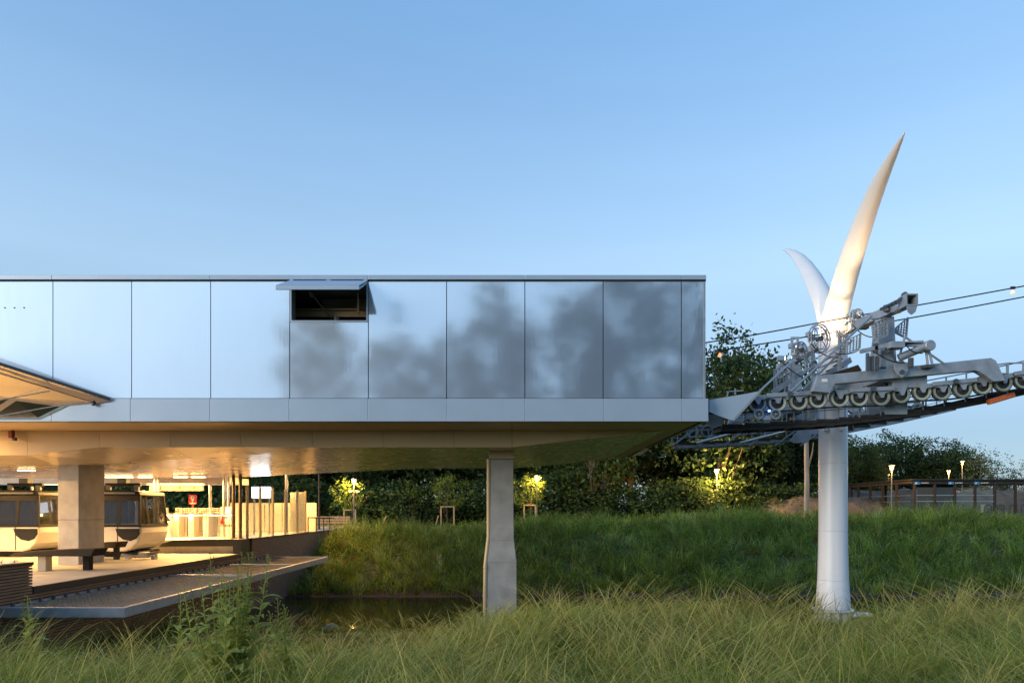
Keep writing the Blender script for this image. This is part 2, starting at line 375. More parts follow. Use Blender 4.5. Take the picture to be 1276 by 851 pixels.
# hatch: frame, dark interior with a beam, propped flap
fr = MB()
fr.box(HX0+.005, HX0+.05, FY-.012, FY+.3, HZ0, ZC-.025).box(HX1-.05, HX1-.005, FY-.012, FY+.3, HZ0, ZC-.025).box(HX0+.05, HX1-.05, FY-.012, FY+.3, HZ0-.012, HZ0+.035)
fr.build('hatch_frame', M['fascia'], bld, bevel=.004)
bm_ = MB(); zb = FZ(374)
bm_.box(HX0-.5, HX1+.5, FY+.9, FY+1.0, zb-.16, zb).box(HX0-.5, HX1+.5, FY+.8, FY+1.1, zb, zb+.025)
bm_.bar((FX(438), FY+.75, ZC-.05), (FX(438), FY+.75, zb-.12), .05, .05)
bm_.build('interior_beam', M['hullside'], bld)
MB().box(HX0+.45, HX1-.1, FY+1.3, FY+1.34, zb, ZC-.05).build('interior_duct', M['conc'], bld)
dO = 16.0
A0, A1 = Vector((HX0+.01, FY-.03, ZC-.03)), Vector((HX1-.01, FY-.03, ZC-.03))
B0, B1 = Vector((HX0+.01, dO, PZ(356.5, dO))), Vector((HX1-.01, dO, PZ(356.5, dO)))
fl = MB().plate([A0, A1, B1, B0], -.025)
fl.box(B0.x-.005, B1.x+.005, dO-.022, dO+.02, B0.z-.085, B0.z+.012)
fl.prism([A0+Vector((0,-.05,-.03)), B0+Vector((0,.02,-.02)), B0+Vector((0,.02,-.08)), A0+Vector((0,-.05,-.07))], (.03,0,0))
fl.prism([A1+Vector((-.03,-.05,-.03)), B1+Vector((-.03,.02,-.02)), B1+Vector((-.03,.02,-.08)), A1+Vector((-.03,-.05,-.07))], (.03,0,0))
flap = fl.build('hatch_flap', M['fascia'], bld)
for q in (.03, .5, .97):
    xx = HX0 + (HX1-HX0)*q
    MB().box(xx-.05, xx+.05, FY-.06, FY+.02, ZC-.035, ZC+.005).build('hinge', M['posts'], flap)
MB().tube([(FX(402)-.12, dO+.35, PZ(364, 16.35)), (FX(414), FY+.12, HZ0+.05)], .017, 8).tube([(FX(402)-.12, dO+.35, PZ(364, 16.35)), (FX(402)-.1, dO+.45, PZ(370, 16.45))], .03, 8).build('gas_strut', M['brown'], bld, smooth=40)
ac = MB().lathe((FX(418), FY+.14, HZ0+.11), [(.0,-.09),(.06,-.08),(.075,0),(.06,.08),(.0,.09)], 'y', 14, cap=False).box(FX(418)-.05, FX(418)+.05, FY+.08, FY+.2, HZ0+.035, HZ0+.1)
ac.build('actuator', M['galvd'], bld, smooth=40)
# bolt heads upper left panel
for px in (6, 18, 30):
    MB().lathe((FX(px), FY-.004, FZ(383.5)), [(.018,-.006),(.018,.004)], 'y', 8).build('bolt', M['galvd'], bld)

# ---- underside: recessed hull of folded metal panels
SY = 18.87; HF = 28.1
cx_ = [-26, -23.5, -21, -18.5, -16, -13.4, -11.4, -9.45, -7.5, -5.52, -3.56, -1.6, 0.0, 2.1, 4.2]
zn_ = [3.13]*6 + [3.35]*7 + [3.585, 3.80]
zm_ = [2.93]*6 + [3.02, 3.14, 3.26, 3.32] + [3.35]*3 + [3.58, 3.80]
zf_ = [2.93]*6 + [2.96, 3.05, 3.15, 3.25] + [3.33]*3 + [3.50, 3.80]
def qpanel(name, a, b, c, d, m, parent=bld, g=.0035, t=.02):
    a, b, c, d = map(Vector, (a, b, c, d)); ctr = (a+b+c+d)/4
    vs = [p + (ctr-p).normalized()*g*1.4 for p in (a, b, c, d)]
    return MB().plate(vs, t).build(name, m, parent)
for i in range(len(cx_)-1):
    x0, x1 = cx_[i], cx_[i+1]
    zs = ZB + .002
    qpanel('soffit_panel', (x0,FY-.02,zs), (x1,FY-.02,zs), (x1,SY,zs), (x0,SY,zs), M['hullside'], t=.02)
    qpanel('hull_side_panel', (x0,SY,zs), (x1,SY,zs), (x1,SY+.01,zn_[i+1]), (x0,SY+.01,zn_[i]), M['hullside'])
    qpanel('ceiling_panel', (x0,SY+.01,zn_[i]), (x1,SY+.01,zn_[i+1]), (x1,20.2,zm_[i+1]), (x0,20.2,zm_[i]), M['hull'])
    for k in range(2):
        t0, t1 = k/2, (k+1)/2
        L_ = lambda q, t: zm_[q]*(1-t) + zf_[q]*t
        Y_ = lambda t: 20.2 + (HF-20.2)*t
        qpanel('ceiling_panel', (x0,Y_(t0),L_(i,t0)), (x1,Y_(t0),L_(i+1,t0)), (x1,Y_(t1),L_(i+1,t1)), (x0,Y_(t1),L_(i,t1)), M['hull'])
    qpanel('hull_rear_panel', (x0,HF,zf_[i]), (x1,HF,zf_[i+1]), (x1,HF+.01,zs), (x0,HF+.01,zs), M['hullside'])
qpanel('soffit_panel', (4.2,FY-.02,ZB+.002), (4.85,FY-.02,ZB+.002), (4.85,28.1,ZB+.002), (4.2,28.1,ZB+.002), M['hullside'], t=.02)
# end fascia of the slab
for i in range(5):
    MB().box(4.80, FX(882)-.004, FY+.0+i*2.2, FY+2.19+i*2.2, ZB+.03, ZP-.006).build('end_fascia_panel', M['fascia'], bld)
# fairing where the rope leaves the building
fd = 17.25
fp = [P(884,498,fd), P(915,493,fd), P(930,490.5,fd), P(947,487,fd), P(938,497,fd), P(925,511,fd), P(913,524,fd), P(904,521,fd), P(893,517,fd), P(884,513,fd)]
MB().prism(fp, (0,.03,0)).build('rope_fairing', M['fascia'], bld)
tp = MB(); 
for a, b in zip(fp[:3], fp[1:4]): tp.add([a, b, b+Vector((0,1.3,0)), a+Vector((0,1.3,0))], [(0,1,2,3)])
tp.build('fairing_top', M['fascia'], bld)
MB().bar(fp[3]+Vector((.012,-.012,0)), fp[6]+Vector((.012,-.012,0)), .05, .03, (0,1,0)).build('fairing_edge', M['steelb'], bld)
MB().prism([p+Vector((0,1.3,0)) for p in fp], (0,.03,0)).build('rope_fairing', M['fascia'], bld)
# downlight cone under the end of the slab
MB().plate([P(791,566,21), P(797,568,21), P(808,560.5,21), P(804,558,21)], .12).build('drip_spout', M['beige'], bld)

# ---- folded hood at the left, mirrored underside
A = Vector((PX(138,16.9), 16.9, PZ(499,16.9)))
Bp = Vector((PX(-260,14.2), 14.2, PZ(372,14.2)))
C = Vector((FX(52), 16.92, ZB+.03)); D = Vector((FX(-330), 16.92, ZB+.03))
u = (Bp - A)
inn = Vector((-.06, .32, -.20))
rimA, rimB = A + Vector((-.35,.0,-.06)), Bp + inn
MB().plate([A, Bp, rimB, rimA], .015).build('hood_rim', M['mirror'], bld)
edge = MB().bar(A + Vector((0,-.015,.03)), Bp + Vector((0,-.015,.03)), .03, .05)
edge.build('hood_edge', M['galvd'], bld)
MB().bar(A + Vector((0,-.02,.065)), Bp + Vector((0,-.02,.065)), .04, .014).build('hood_edge_trim', M['fascia'], bld)
MB().bar(rimA + Vector((0,0,.0)), rimB, .035, .035).build('hood_gasket', M['cap'], bld)
lift = Vector((0, .25, .35))
n_ = 5
top0 = [rimA.lerp(rimB, k/n_) + Vector((0,.02,.03)) for k in range(n_+1)]
low0 = [C.lerp(D, k/n_) + Vector((0,.03,.02)) for k in range(n_+1)]
for k in range(n_):
    bulge = Vector((0,.05,.22)) if k % 2 else Vector((0,.1,.08))
    m1 = top0[k].lerp(low0[k], .5) + Vector((0,.0,.14)); m2 = top0[k+1].lerp(low0[k+1], .5) + Vector((0,.0,.14))
    qpanel('hood_lining', top0[k], top0[k+1], m2, m1, M['mirror'])
    qpanel('hood_lining', m1, m2, low0[k+1], low0[k], M['mirror'])
for py0, py1, pxe in ((498, 487, 62), (517, 500, 104)):
    MB().tube([P(-30, py0+6, 15.7), P(pxe, py1, 16.45)], .012, 6).build('hood_stay', M['beige'], bld)
MB().lathe(rimA + Vector((-.06,-.03,-.03)), [(.03,-.05),(.05,0),(.03,.05)], 'y', 10).build('hood_latch', M['galvd'], bld)

al = thing('alarm_siren', 'small dark red siren hanging from the hull side above the platform', 'siren', P(16,541,18.8))
MB().box(PX(13,18.75), PX(18,18.75), 18.66, 18.78, PZ(546,18.75), PZ(537,18.75)).build('housing', mat('dark_red_plastic', (.22,.02,.012), .4), al, bevel=.01)
MB().bar(P(16,537,18.8), P(16,534.5,18.85), .05, .05).box(PX(17.5,18.75), PX(20.5,18.75), 18.68, 18.78, PZ(549,18.75), PZ(545,18.75)).build('bracket', M['brown'], al)

# ================================================================== concrete columns
def column_flared():
    d = 20.2; c = thing('concrete_column', 'flared concrete column rising from the grass with a brown downpipe', 'column', (PX(625,d), d+.6, -1.95))
    def prof(z):   # half widths of left/right edge in px
        return z
    rows = [(572, 611.5, 639.5), (600, 611.5, 639.7), (660, 611, 640), (673, 610.5, 640.3), (700, 607.5, 643.5), (740, 607, 643.6), (806, 606.5, 644)]
    m = MB(); vs = []; fs = []
    for py, a, b in rows:
        z = PZ(py, d); e = (b - a)*d/FPX*.5 - .33
        vs += [(PX(a,d), d-e, z), (PX(b,d), d-e, z), (PX(b,d), d+1.25+e, z), (PX(a,d), d+1.25+e, z)]
    for i in range(len(rows)-1):
        for k in range(4): fs.append((i*4+k, i*4+(k+1)%4, i*4+4+(k+1)%4, i*4+4+k))
    fs += [(0,1,2,3), tuple(len(vs)-4+k for k in (3,2,1,0))]
    m.add(vs, fs)
    for lo, hi in ((0, 3), (3, 4), (4, 6)):
        k = MB(); vv = [Vector(v) for v in vs[lo*4:hi*4+4]]
        for q in range(4): vv[q].z -= .001; vv[-4+q].z += .001
        nr = hi-lo; ff = [(i*4+q, i*4+(q+1)%4, i*4+4+(q+1)%4, i*4+4+q) for i in range(nr) for q in range(4)] + [(0,1,2,3), tuple(len(vv)-4+q for q in (3,2,1,0))]
        k.add(vv, ff).build('shaft', M['conc'], c, bevel=.005)
    MB().box(PX(609.5,d), PX(640.5,d), d-.03, d+1.3, PZ(571.5,d), 3.36).build('collar', M['hullside'], c, bevel=.006)
    pp = [P(609,572,d+.05), P(609,640,d+.05), P(609,668,d+.05), P(606.5,690,d-.02), P(605,704,d-.07), P(604.5,740,d-.08), P(604.5,806,d-.08)]
    pipe = MB().tube(pp, .063, 14).build('downpipe', M['hullside'], c, smooth=50)
    for py, px in ((574,609),(650,609),(706,605),(742,604.5)):
        q = P(px, py, d+(.05 if py < 690 else -.08))
        MB().lathe(q, [(.075,-.02),(.075,.02)], 'z', 14).build('pipe_collar', M['hullside'], pipe)
    for py in (716, 728): MB().box(PX(605,d), PX(608,d), d-.1, d, PZ(py,d)-.02, PZ(py,d)+.02).build('pipe_bracket', M['galv'], pipe)
column_flared()
d = 20.2
c2 = thing('concrete_column', 'square concrete column standing on the platform between the cabins', 'column', (PX(85,d), d+.6, 0))
MB().box(PX(72,d), PX(98,d), d, d+1.28, 1.33, 2.97).build('shaft', M['conc'], c2, bevel=.012)
MB().box(PX(72,d)+.003, PX(98,d)-.003, d+.003, d+1.277, -.02, 1.322).build('shaft', M['conc'], c2, bevel=.012)
# ================================================================== platform, plaza
EX = -10.0                                   # platform edge runs straight away from the camera
for k in range(6):
    y0, y1 = 12.9 + k*2.1, 12.9 + (k+1)*2.1
    o = MB().box(-45, EX-.03, y0+.006, y1-.006, -.3, 0).build('platform', M['floor'])
    structure(o)
pz = MB().box(-60, EX-.16, 25.75, 47.2, -.4, .5).build('plaza', M['floor']); structure(pz)
wall = thing('timber_clad_quay_wall', 'brown horizontal timber cladding along the platform edge beneath the net', 'wall', (EX, 20, -1.2))
cl = MB()
z = -2.6
while z < -.16:
    cl.box(EX-.02, EX+.03, 9.0, 38.2, z, z+.045); z += .062
cl.build('slat_cladding', M['wood'], wall, kind='stuff')
MB().box(EX-.12, EX-.025, 9.0, 38.2, -2.7, -.02).build('backing', M['joint'], wall)
MB().box(EX-.03, EX+.06, 14.2, 26.2, -.13, .02).build('edge_strip', M['cap'], wall, bevel=.005)
def parapet(y0, y1, label):
    t = thing('timber_parapet', label, 'wall', (EX, (y0+y1)/2, 0))
    m = MB(); z = -.12
    while z < .44:
        m.box(EX-.02, EX+.03, y0, y1, z, z+.045); m.box(EX-.16, EX-.02, y1-.03 if y0 < 13 else y0, y1 if y0 < 13 else y0+.03, z, z+.045); z += .062
    m.build('slat_cladding', M['wood'], t, kind='stuff')
    MB().box(EX-.15, EX-.022, y0+.035, y1-.035, -.02, .46).build('core', M['joint'], t)
    MB().box(EX-.20, EX+.05, y0-.02, y1+.02, .475, .535).build('coping', M['cap'], t, bevel=.006)
parapet(8.0, 14.2, 'low timber slat parapet with black coping at the left picture edge')
parapet(26.2, 38.2, 'long timber slat parapet below the glass screen')
kb = thing('platform_back_wall', 'black topped low wall closing the rear of the boarding lane', 'wall', (-13, 25.6, 0))
MB().prism([(-17,25.5,.30),(-15.2,25.5,.33),(-13.4,25.5,.30),(-12.6,25.5,.50),(-10.35,25.5,.54),(-10.35,25.5,.27),(-17,25.5,.24)], (0,.2,0)).build('dark_band', M['cap'], kb)
for x0, x1 in ((-17,-14.9),(-14.89,-12.6),(-12.59,-10.4)):
    MB().box(x0, x1-.01, 25.54, 25.7, -.02, .268).build('concrete_base', M['conc'], kb)
MB().box(-10.34, -10.03, 25.3, 26.15, -.05, .53).build('end_pier', M['cap'], kb)

# ---- catch net over the stream
net = thing('catch_net', 'steel framed rope net deck hung out over the stream', 'net', (-8.7, 20, -.3))
nz = -.27; nx0, nx1, ny0, ny1 = -9.86, -7.44, 13.1, 27.5
MB().box(nx0, nx1+.06, ny0-.08, ny0+.06, nz-.17, nz+.02).build('end_beam', M['steelb'], net, bevel=.008)
for a, b in ((ny0+.063, 20.4), (20.41, ny1-.063)):
    MB().box(nx1-.06, nx1+.06, a, b-.002, nz-.17, nz+.02).build('side_beam', M['steelb'], net, bevel=.008)
MB().box(nx0-.06, nx0+.04, ny0+.063, ny1-.063, nz-.13, nz+.01).build('side_beam', M['steelb'], net, bevel=.008)
for y in (19.8, 23.6, ny1):
    MB().box(nx0+.042, nx1-.062, y-.06, y+.06, nz-.12, nz+.016).build('cross_beam', M['steelb'], net, bevel=.008)
k = 0
for i in range(36):
    y = ny0 + .3 + i*.4
    if y > ny1-.2: break
    MB().box(nx0+.045, nx0+.09, y-.03, y+.03, nz-.03, nz+.06).build('clamp', M['galvd'], net)
# knotted net: straight strands that sag a little in each bay
nm = MB()
bays = [(ny0+.07, 19.73), (19.87, 23.53), (23.67, ny1-.07)]
def sag(x, y, y0, y1):
    u = (x-nx0)/(nx1-nx0); v = (y-y0)/(y1-y0); return nz - .02 - .10*math.sin(math.pi*min(max(u,0),1))*min(1, 4*v*(1-v)+.2)
for (y0, y1) in bays:
    nxs = 24
    for i in range(1, nxs):
        x = nx0+.05 + (nx1-nx0-.12)*i/nxs
        nm.tube([(x, y0+(y1-y0)*q/8, sag(x, y0+(y1-y0)*q/8, y0, y1)) for q in range(9)], .012, 4, False)
    ny = int((y1-y0)/.14)
    for j in range(1, ny):
        y = y0 + (y1-y0)*j/ny
        nm.tube([(nx0+.05+(nx1-nx0-.12)*q/6, y, sag(nx0+.05+(nx1-nx0-.12)*q/6, y, y0, y1)) for q in range(7)], .012, 4, False)
nm.build('netting', M['net'], net, kind='stuff')

# ---- platform furniture
def slab_bench(p, L, label, rot):
    t = thing('platform_bench', label, 'bench', p); x, y, z = p
    m = MB().prism([(x-L/2,y-.28,z+.40),(x+L/2-.08,y-.30,z+.40),(x+L/2,y-.26,z+.60),(x+L*.05,y-.22,z+.57),(x-L/2+.1,y-.2,z+.50)], (0,.62,0))
    m.build('slab', M['bench'], t, bevel=.015)
    MB().box(x-L*.22, x-L*.12, y-.1, y+.15, z-.005, z+.40).build('leg', M['hullside'], t, bevel=.01)
    MB().box(x+L*.25, x+L*.33, y+.12, y+.3, z-.005, z+.40).build('leg', M['bench'], t, bevel=.01)
slab_bench((PX(73,18.2), 18.2, 0), 2.25, 'long dark slab bench in front of the square concrete column', 0)
slab_bench((PX(124,22.2), 22.2, 0), 1.5, 'dark slab bench half hidden behind the square concrete column', 0)
gd = thing('cabin_guide_rail', 'short pale metal guide rail lying on the platform floor', 'rail', (PX(176,23.2), 22.6, 0))
MB().tube([P(152,691,22.4), P(170,693,22.3), P(186,690,22.5), P(199,687.5,22.7)], .05, 8).build('rail', M['posts'], gd, smooth=40)
for px in (160, 192): MB().box(PX(px,22.5)-.06, PX(px,22.5)+.06, 22.4, 22.6, 0, .14).build('foot', M['beige'], gd)
MB().box(PX(176,22.5), PX(186,22.5), 22.28, 22.62, .05, .24).build('end_block', M['beige'], gd, bevel=.03)
st = thing('equipment_trestle', 'small pale trestle behind the left slab bench', 'trestle', (PX(10,20), 21, 0))
for px in (3, 19):
    MB().bar(P(px,697,20), P(px-2,712,20), .05, .05).build('leg', M['posts'], st)
MB().bar(P(-8,701,20), P(22,699,20), .05, .06).build('crossbar', M['posts'], st)

# ---- gondola cabins standing in the far lane
def cabin(x, label):
    yc, z0 = 24.4, .14; hw = .95; hl = 1.12
    t = thing('gondola_cabin', label, 'cable car', (x, yc, z0), 'gondola cabins in the station')
    def sec(poly, y0, y1): return [(x+a, y0, z0+b) for a, b in poly], (0, y1-y0, 0)
    low = [(-hl,.92),(-hl-.02,.70),(-hl+.10,.34),(-hl+.34,.12),(-.55,.05),(.55,.05),(hl-.34,.12),(hl-.10,.34),(hl+.02,.70),(hl,.92)]
    MB().prism(*sec(low, yc-hw, yc+hw)).build('lower_shell', M['cabw'], t, bevel=.05)
    for s in (-1, 1):
        sw = [(s*(hl-.04),.84),(s*(hl-.03),.66),(s*(hl-.14),.50),(s*(hl-.34),.42),(s*.52,.47),(s*.34,.62),(s*.26,.84)]
        MB().prism(*sec(sw, yc-hw-.025, yc-hw+.02)).build('headlamp_mask', M['cabd'], t, bevel=.015)
    MB().prism(*sec([(-hl-.02,.90),(hl+.02,.90),(hl+.01,.98),(-hl-.01,.98)], yc-hw-.015, yc+hw+.015)).build('belt_line', M['cabd'], t)
    # pillars and top frame
    def px_(f, z): return f*(1 - .07*(z-.95)/1.1)
    for f in (-1.08, -.36, .36, 1.08):
        for s in (-1, 1):
            MB().bar((x+px_(f,.97), yc+s*(hw-.04), z0+.97), (x+px_(f,1.98), yc+s*(hw-.16), z0+1.98), .07 if abs(f) > 1 else .10, .06, (0,1,0)).build('window_pillar', M['cabd'], t)
    def gl(a, b): return MB().plate([(x+px_(a,.97), yc-hw+.03, z0+.98), (x+px_(b,.97), yc-hw+.03, z0+.98), (x+px_(b,1.98), yc-hw+.15, z0+1.98), (x+px_(a,1.98), yc-hw+.15, z0+1.98)], .01)
    for a, b in ((-1.04,-.42),(-.30,.30),(.42,1.04)): gl(a, b).build('window_pane', M['glassc'], t)
    for a, b in ((-1.04,-.42),(-.30,.30),(.42,1.04)):
        MB().plate([(x+px_(a,.97), yc+hw-.03, z0+.98), (x+px_(b,.97), yc+hw-.03, z0+.98), (x+px_(b,1.98), yc+hw-.15, z0+1.98), (x+px_(a,1.98), yc+hw-.15, z0+1.98)], .01).build('window_pane', M['glassc'], t)
    for s in (-1, 1):
        MB().plate([(x+s*1.09, yc-hw+.1, z0+.98), (x+s*1.09, yc+hw-.1, z0+.98), (x+s*1.02, yc+hw-.2, z0+1.98), (x+s*1.02, yc-hw+.2, z0+1.98)], .01).build('end_pane', M['glassc'], t)
    rf = MB().prism(*sec([(-1.06,1.98),(1.06,1.98),(1.02,2.11),(.7,2.17),(-.7,2.17),(-1.02,2.11)], yc-hw+.08, yc+hw-.08)).build('roof', M['cabd'], t, bevel=.03)
    MB().plate([(x-1.0, yc-hw+.115, z0+1.80), (x+1.0, yc-hw+.115, z0+1.80), (x+.97, yc-hw+.145, z0+2.04), (x-.97, yc-hw+.145, z0+2.04)], .015).build('top_band', M['cabd'], t)
    MB().box(x-.9, x+.9, yc-hw+.02, yc-hw+.09, z0+2.03, z0+2.09).build('door_track', M['galvd'], t)
    for s in (-1, 1):
        MB().box(x-.95, x+.95, yc+s*.55-.2, yc+s*.55+.2, z0+.40, z0+.48).build('seat', M['cabd'], t)
        MB().bar((x-.5*s, yc-.05, z0+2.12), (x-.5*s, yc-.05, z0+2.36), .10, .16).build('suspension_mount', M['galvd'], t)
    MB().bar((x-.62, yc, z0+2.38), (x+.62, yc, z0+2.38), .12, .12).build('suspension_frame', M['cabd'], t)
    MB().box(x-.16, x+.16, yc-.12, yc+.12, z0+2.44, z0+2.60).build('hanger_arm', M['galvd'], t)
    MB().box(x-.95, x+.95, yc-.7, yc+.7, z0-.10, z0+.05).build('bumper_skid', M['cabd'], t, bevel=.03)
    for s in (-1, 1):
        MB().bar((x+s*.36-.03*s, yc-hw-.01, z0+.12), (x+s*.36-.03*s, yc-hw-.01, z0+.9), .015, .012).build('door_seam', M['cabd'], t)
cabin(PX(37,23.4)-.85, 'white and black gondola cabin left of the square concrete column')
cabin(PX(166,23.4)-.90, 'white and black gondola cabin right of the square concrete column')

# ---- slender posts carrying the rear of the canopy
def rpost(px, d, r, m, label, top=3.02, base=.5):
    t = thing('round_post', label, 'post', (PX(px,d), d, base), 'slender posts under the station roof')
    MB().lathe((PX(px,d), d, base), [(r,0),(r,top-base)], 'z', 14).build('shaft', m, t, smooth=40)
    MB().lathe((PX(px,d), d, base), [(r*1.9,0),(r*1.9,.03)], 'z', 14).build('base_plate', m, t)
rpost(291, 27.0, .066, M['postd'], 'left of two dark round posts before the glass screen', 3.03)
rpost(299.5, 27.0, .066, M['postd'], 'right of two dark round posts before the glass screen', 3.03)
rpost(279, 28.0, .062, M['posts'], 'left of two bright steel posts beside the notice board', 2.98)
rpost(284.5, 28.6, .062, M['posts'], 'right of two bright steel posts beside the notice board', 2.98)
rpost(192.5, 27.2, .05, M['posts'], 'left of paired steel posts by the right gondola cabin', 2.94)
rpost(197, 27.6, .05, M['posts'], 'right of paired steel posts by the right gondola cabin', 2.94)
rpost(357, 33.0, .07, M['posts'], 'pale steel post standing behind the glass screen', 3.62)

# ---- glass screen on the parapet
gs = thing('glass_screen', 'tall clear glass screen with bronze posts above the parapet', 'screen', (-10.1, 29, .5))
gy = [26.2, 27.55, 29.0, 30.6, 32.3, 33.6]
for i, y in enumerate(gy):
    MB().box(-10.2, -10.12, y-.05, y+.05, .536, 2.55).build('post', M['hullside'], gs, bevel=.006)
for a, b in zip(gy[:-1], gy[1:]):
    MB().box(-10.168, -10.152, a+.06, b-.06, .62, 2.45).build('pane', M['glass'], gs)
MB().box(-10.9, -10.2, 33.56, 33.64, .52, 2.5).build('end_leaf', M['beige'], gs)
lb = thing('lit_display', 'bright white lit display behind the glass screen', 'display', (-11.4, 31, .5))
MB().box(PX(313,31), PX(338,31), 31.02, 31.14, PZ(621,31), PZ(606,31)).build('housing', M['galv'], lb)
MB().box(PX(314,31), PX(337,31), 30.99, 31.015, PZ(620,31), PZ(607,31)).build('lit_face', M['ledw'], lb)
for px in (316, 335): MB().box(PX(px,31)-.03, PX(px,31)+.03, 31.05, 31.11, .5, PZ(621,31)).build('leg', M['galv'], lb)
# seat wall of pale boards behind the glass
sb = thing('pale_board_wall', 'pale board wall glowing behind the glass screen', 'wall', (-12.5, 34.5, .5))
for k in range(5):
    MB().box(-14.6+k*.9, -13.74+k*.9, 35.4, 35.46, .52, 2.0).build('board', M['beige'], sb)
# ---- ticket gates
def gate(px, d, label):
    x = PX(px, d); t = thing('ticket_gate', label, 'gate', (x, d, .5), 'ticket gates on the plaza')
    MB().box(x-.11, x+.11, d-.45, d+.45, .5, 1.48).build('cabinet', M['beige'], t, bevel=.02)
    MB().box(x-.05, x+.05, d-.05, d+.05, 1.48, 1.72).build('reader_post', M['posts'], t)
    MB().box(x+.13, x+.62, d-.01, d+.01, .68, 1.52).build('wing', M['glass'], t)
    p = MB(); 
    for i in range(7):
        for j in range(5):
            if (i*3+j*5+int(px)) % 4: p.box(x+.12+i*.082, x+.12+i*.082+.05, d+.5, d+.52, 1.35+j*.07, 1.39+j*.07)
    p.build('patterned_band', M['brown'], t, kind='stuff')
    MB().box(x+.10, x+.70, d+.523, d+.54, .55, 1.72).build('glass_back', M['beige'], t)
    MB().box(x-.06, x+.06, d-.47, d-.452, 1.25, 1.42).build('screen', M['ledw'] if px in (226, 244) else M['posts'], t)
for px, lab in ((208,'ticket gate nearest the right gondola cabin'), (226,'second ticket gate with a lit reader, left of the red sign'), (244,'third ticket gate with a lit reader, below the red sign'), (262,'ticket gate nearest the notice board')):
    gate(px, 29.2, lab)
rs = thing('red_information_sign', 'red square sign with white pictogram on a red post', 'sign', (PX(240,30.5), 30.5, .5))
MB().box(PX(235.2,30.5), PX(245,30.5), 30.48, 30.52, PZ(628,30.5), PZ(616,30.5)).build('board', M['red'], rs, bevel=.008)
MB().box(PX(240,30.5)-.03, PX(240,30.5)+.03, 30.5, 30.53, .5, PZ(628,30.5)).build('post', M['red'], rs)
q = P(240, 620, 30.465)
MB().lathe(q, [(.085,-.004),(.085,.004)], 'y', 18).prism([q+Vector((-.07,0,-.04)), q+Vector((.07,0,-.04)), q+Vector((.022,0,-.20)), q+Vector((-.022,0,-.20))], (0,.006,0)).box(q.x-.13, q.x+.13, q.y-.002, q.y+.004, q.z-.265, q.z-.235).build('pictogram', M['paint'], rs)
MB().lathe(q+Vector((0,-.006,.0)), [(.03,-.003),(.03,.003)], 'y', 12).build('pictogram_hole', M['red'], rs)
nb = thing('notice_board', 'beige cabinet with posters and a red extinguisher beside it', 'notice board', (PX(282,28), 28, .5))
MB().box(PX(275,28), PX(288.5,28), 28.0, 28.3, .5, PZ(631,28)).build('cabinet', M['beige'], nb, bevel=.015)
for py0, py1 in ((640, 633), (650, 641.5)):
    MB().box(PX(278,28), PX(288,28), 27.985, 27.997, PZ(py0,28), PZ(py1,28)).build('poster', M['paint'], nb)
MB().box(PX(280,28), PX(284,28), 27.975, 27.984, PZ(646,28), PZ(643,28)).build('poster_print', M['orange'], nb)
ex = thing('fire_extinguisher', 'red fire extinguisher hung on the beige notice cabinet', 'extinguisher', P(276.5,648,27.9))
MB().lathe(P(276.5,653,27.9), [(.055,0),(.055,.22),(.03,.27),(.02,.30)], 'z', 12).build('bottle', M['red'], ex, smooth=40)
MB().box(PX(276.5,27.9)-.04, PX(276.5,27.9)+.03, 27.88, 27.92, PZ(653,27.9)+.30, PZ(653,27.9)+.34).build('valve', M['cap'], ex)
hr = thing('plaza_handrail', 'thin steel handrail running before the ticket gates', 'handrail', (PX(240,27.6), 27.6, .5))
MB().tube([(PX(203,27.6),27.6,1.40), (PX(288,27.6),27.6,1.40)], .02, 8).build('rail', M['posts'], hr)
for px in (205, 232, 257, 286): MB().tube([(PX(px,27.6),27.6,.5), (PX(px,27.6),27.6,1.4)], .018, 8).build('post', M['posts'], hr)
tm = thing('ticket_machine', 'slanted ticket machine with a green lamp by the gates', 'ticket machine', (PX(205,28.2), 28.2, .5))
MB().prism([(PX(203,28.2),28.1,.5),(PX(213,28.2),28.1,.5),(PX(213,28.2),28.1,1.18),(PX(206,28.2),28.1,1.45),(PX(203,28.2),28.1,1.40)], (0,.4,0)).build('case', M['beige'], tm, bevel=.02)
MB().plate([(PX(206.5,28),28.08,1.38),(PX(211,28),28.08,1.2),(PX(210,28),28.06,1.1),(PX(205.5,28),28.06,1.28)], .02).build('screen', M['cabd'], tm)
MB().box(PX(209,28), PX(210.5,28), 28.03, 28.06, 1.12, 1.16).build('status_lamp', emit('green_status', (.1,1,.2), 6), tm)
# hanging direction sign
hs_ = thing('hanging_direction_sign', 'long pale hanging sign box with pictograms under the ceiling', 'sign', (PX(220,28.4), 28.4, 2.5))
MB().box(PX(186.5,28.4), PX(253,28.4), 28.36, 28.5, PZ(611.5,28.4), PZ(604.5,28.4)).build('box', M['beige'], hs_, bevel=.01)
MB().box(PX(184,28.4), PX(253.5,28.4), 28.34, 28.52, PZ(604.4,28.4), PZ(602,28.4)).build('top_rail', M['posts'], hs_)
for px in (212, 240): MB().tube([P(px,602,28.43), P(px,588,28.43)], .02, 6).build('hanger', M['posts'], hs_)
for px in (224, 242):
    q = P(px, 608, 28.35); MB().prism([q+Vector((-.08,0,-.08)), q+Vector((0,0,.08)), q+Vector((.08,0,-.08)), q+Vector((.045,0,-.08)), q+Vector((0,0,.02)), q+Vector((-.045,0,-.08))], (0,.006,0)).build('arrow_pictogram', M['print'], hs_)
q = P(200, 608, 28.35)
MB().lathe(q+Vector((0,0,-.03)), [(.05,-.003),(.05,.003)], 'y', 12).box(q.x-.012, q.x+.012, q.y-.003, q.y+.003, q.z, q.z+.09).build('wheelchair_pictogram', M['print'], hs_)
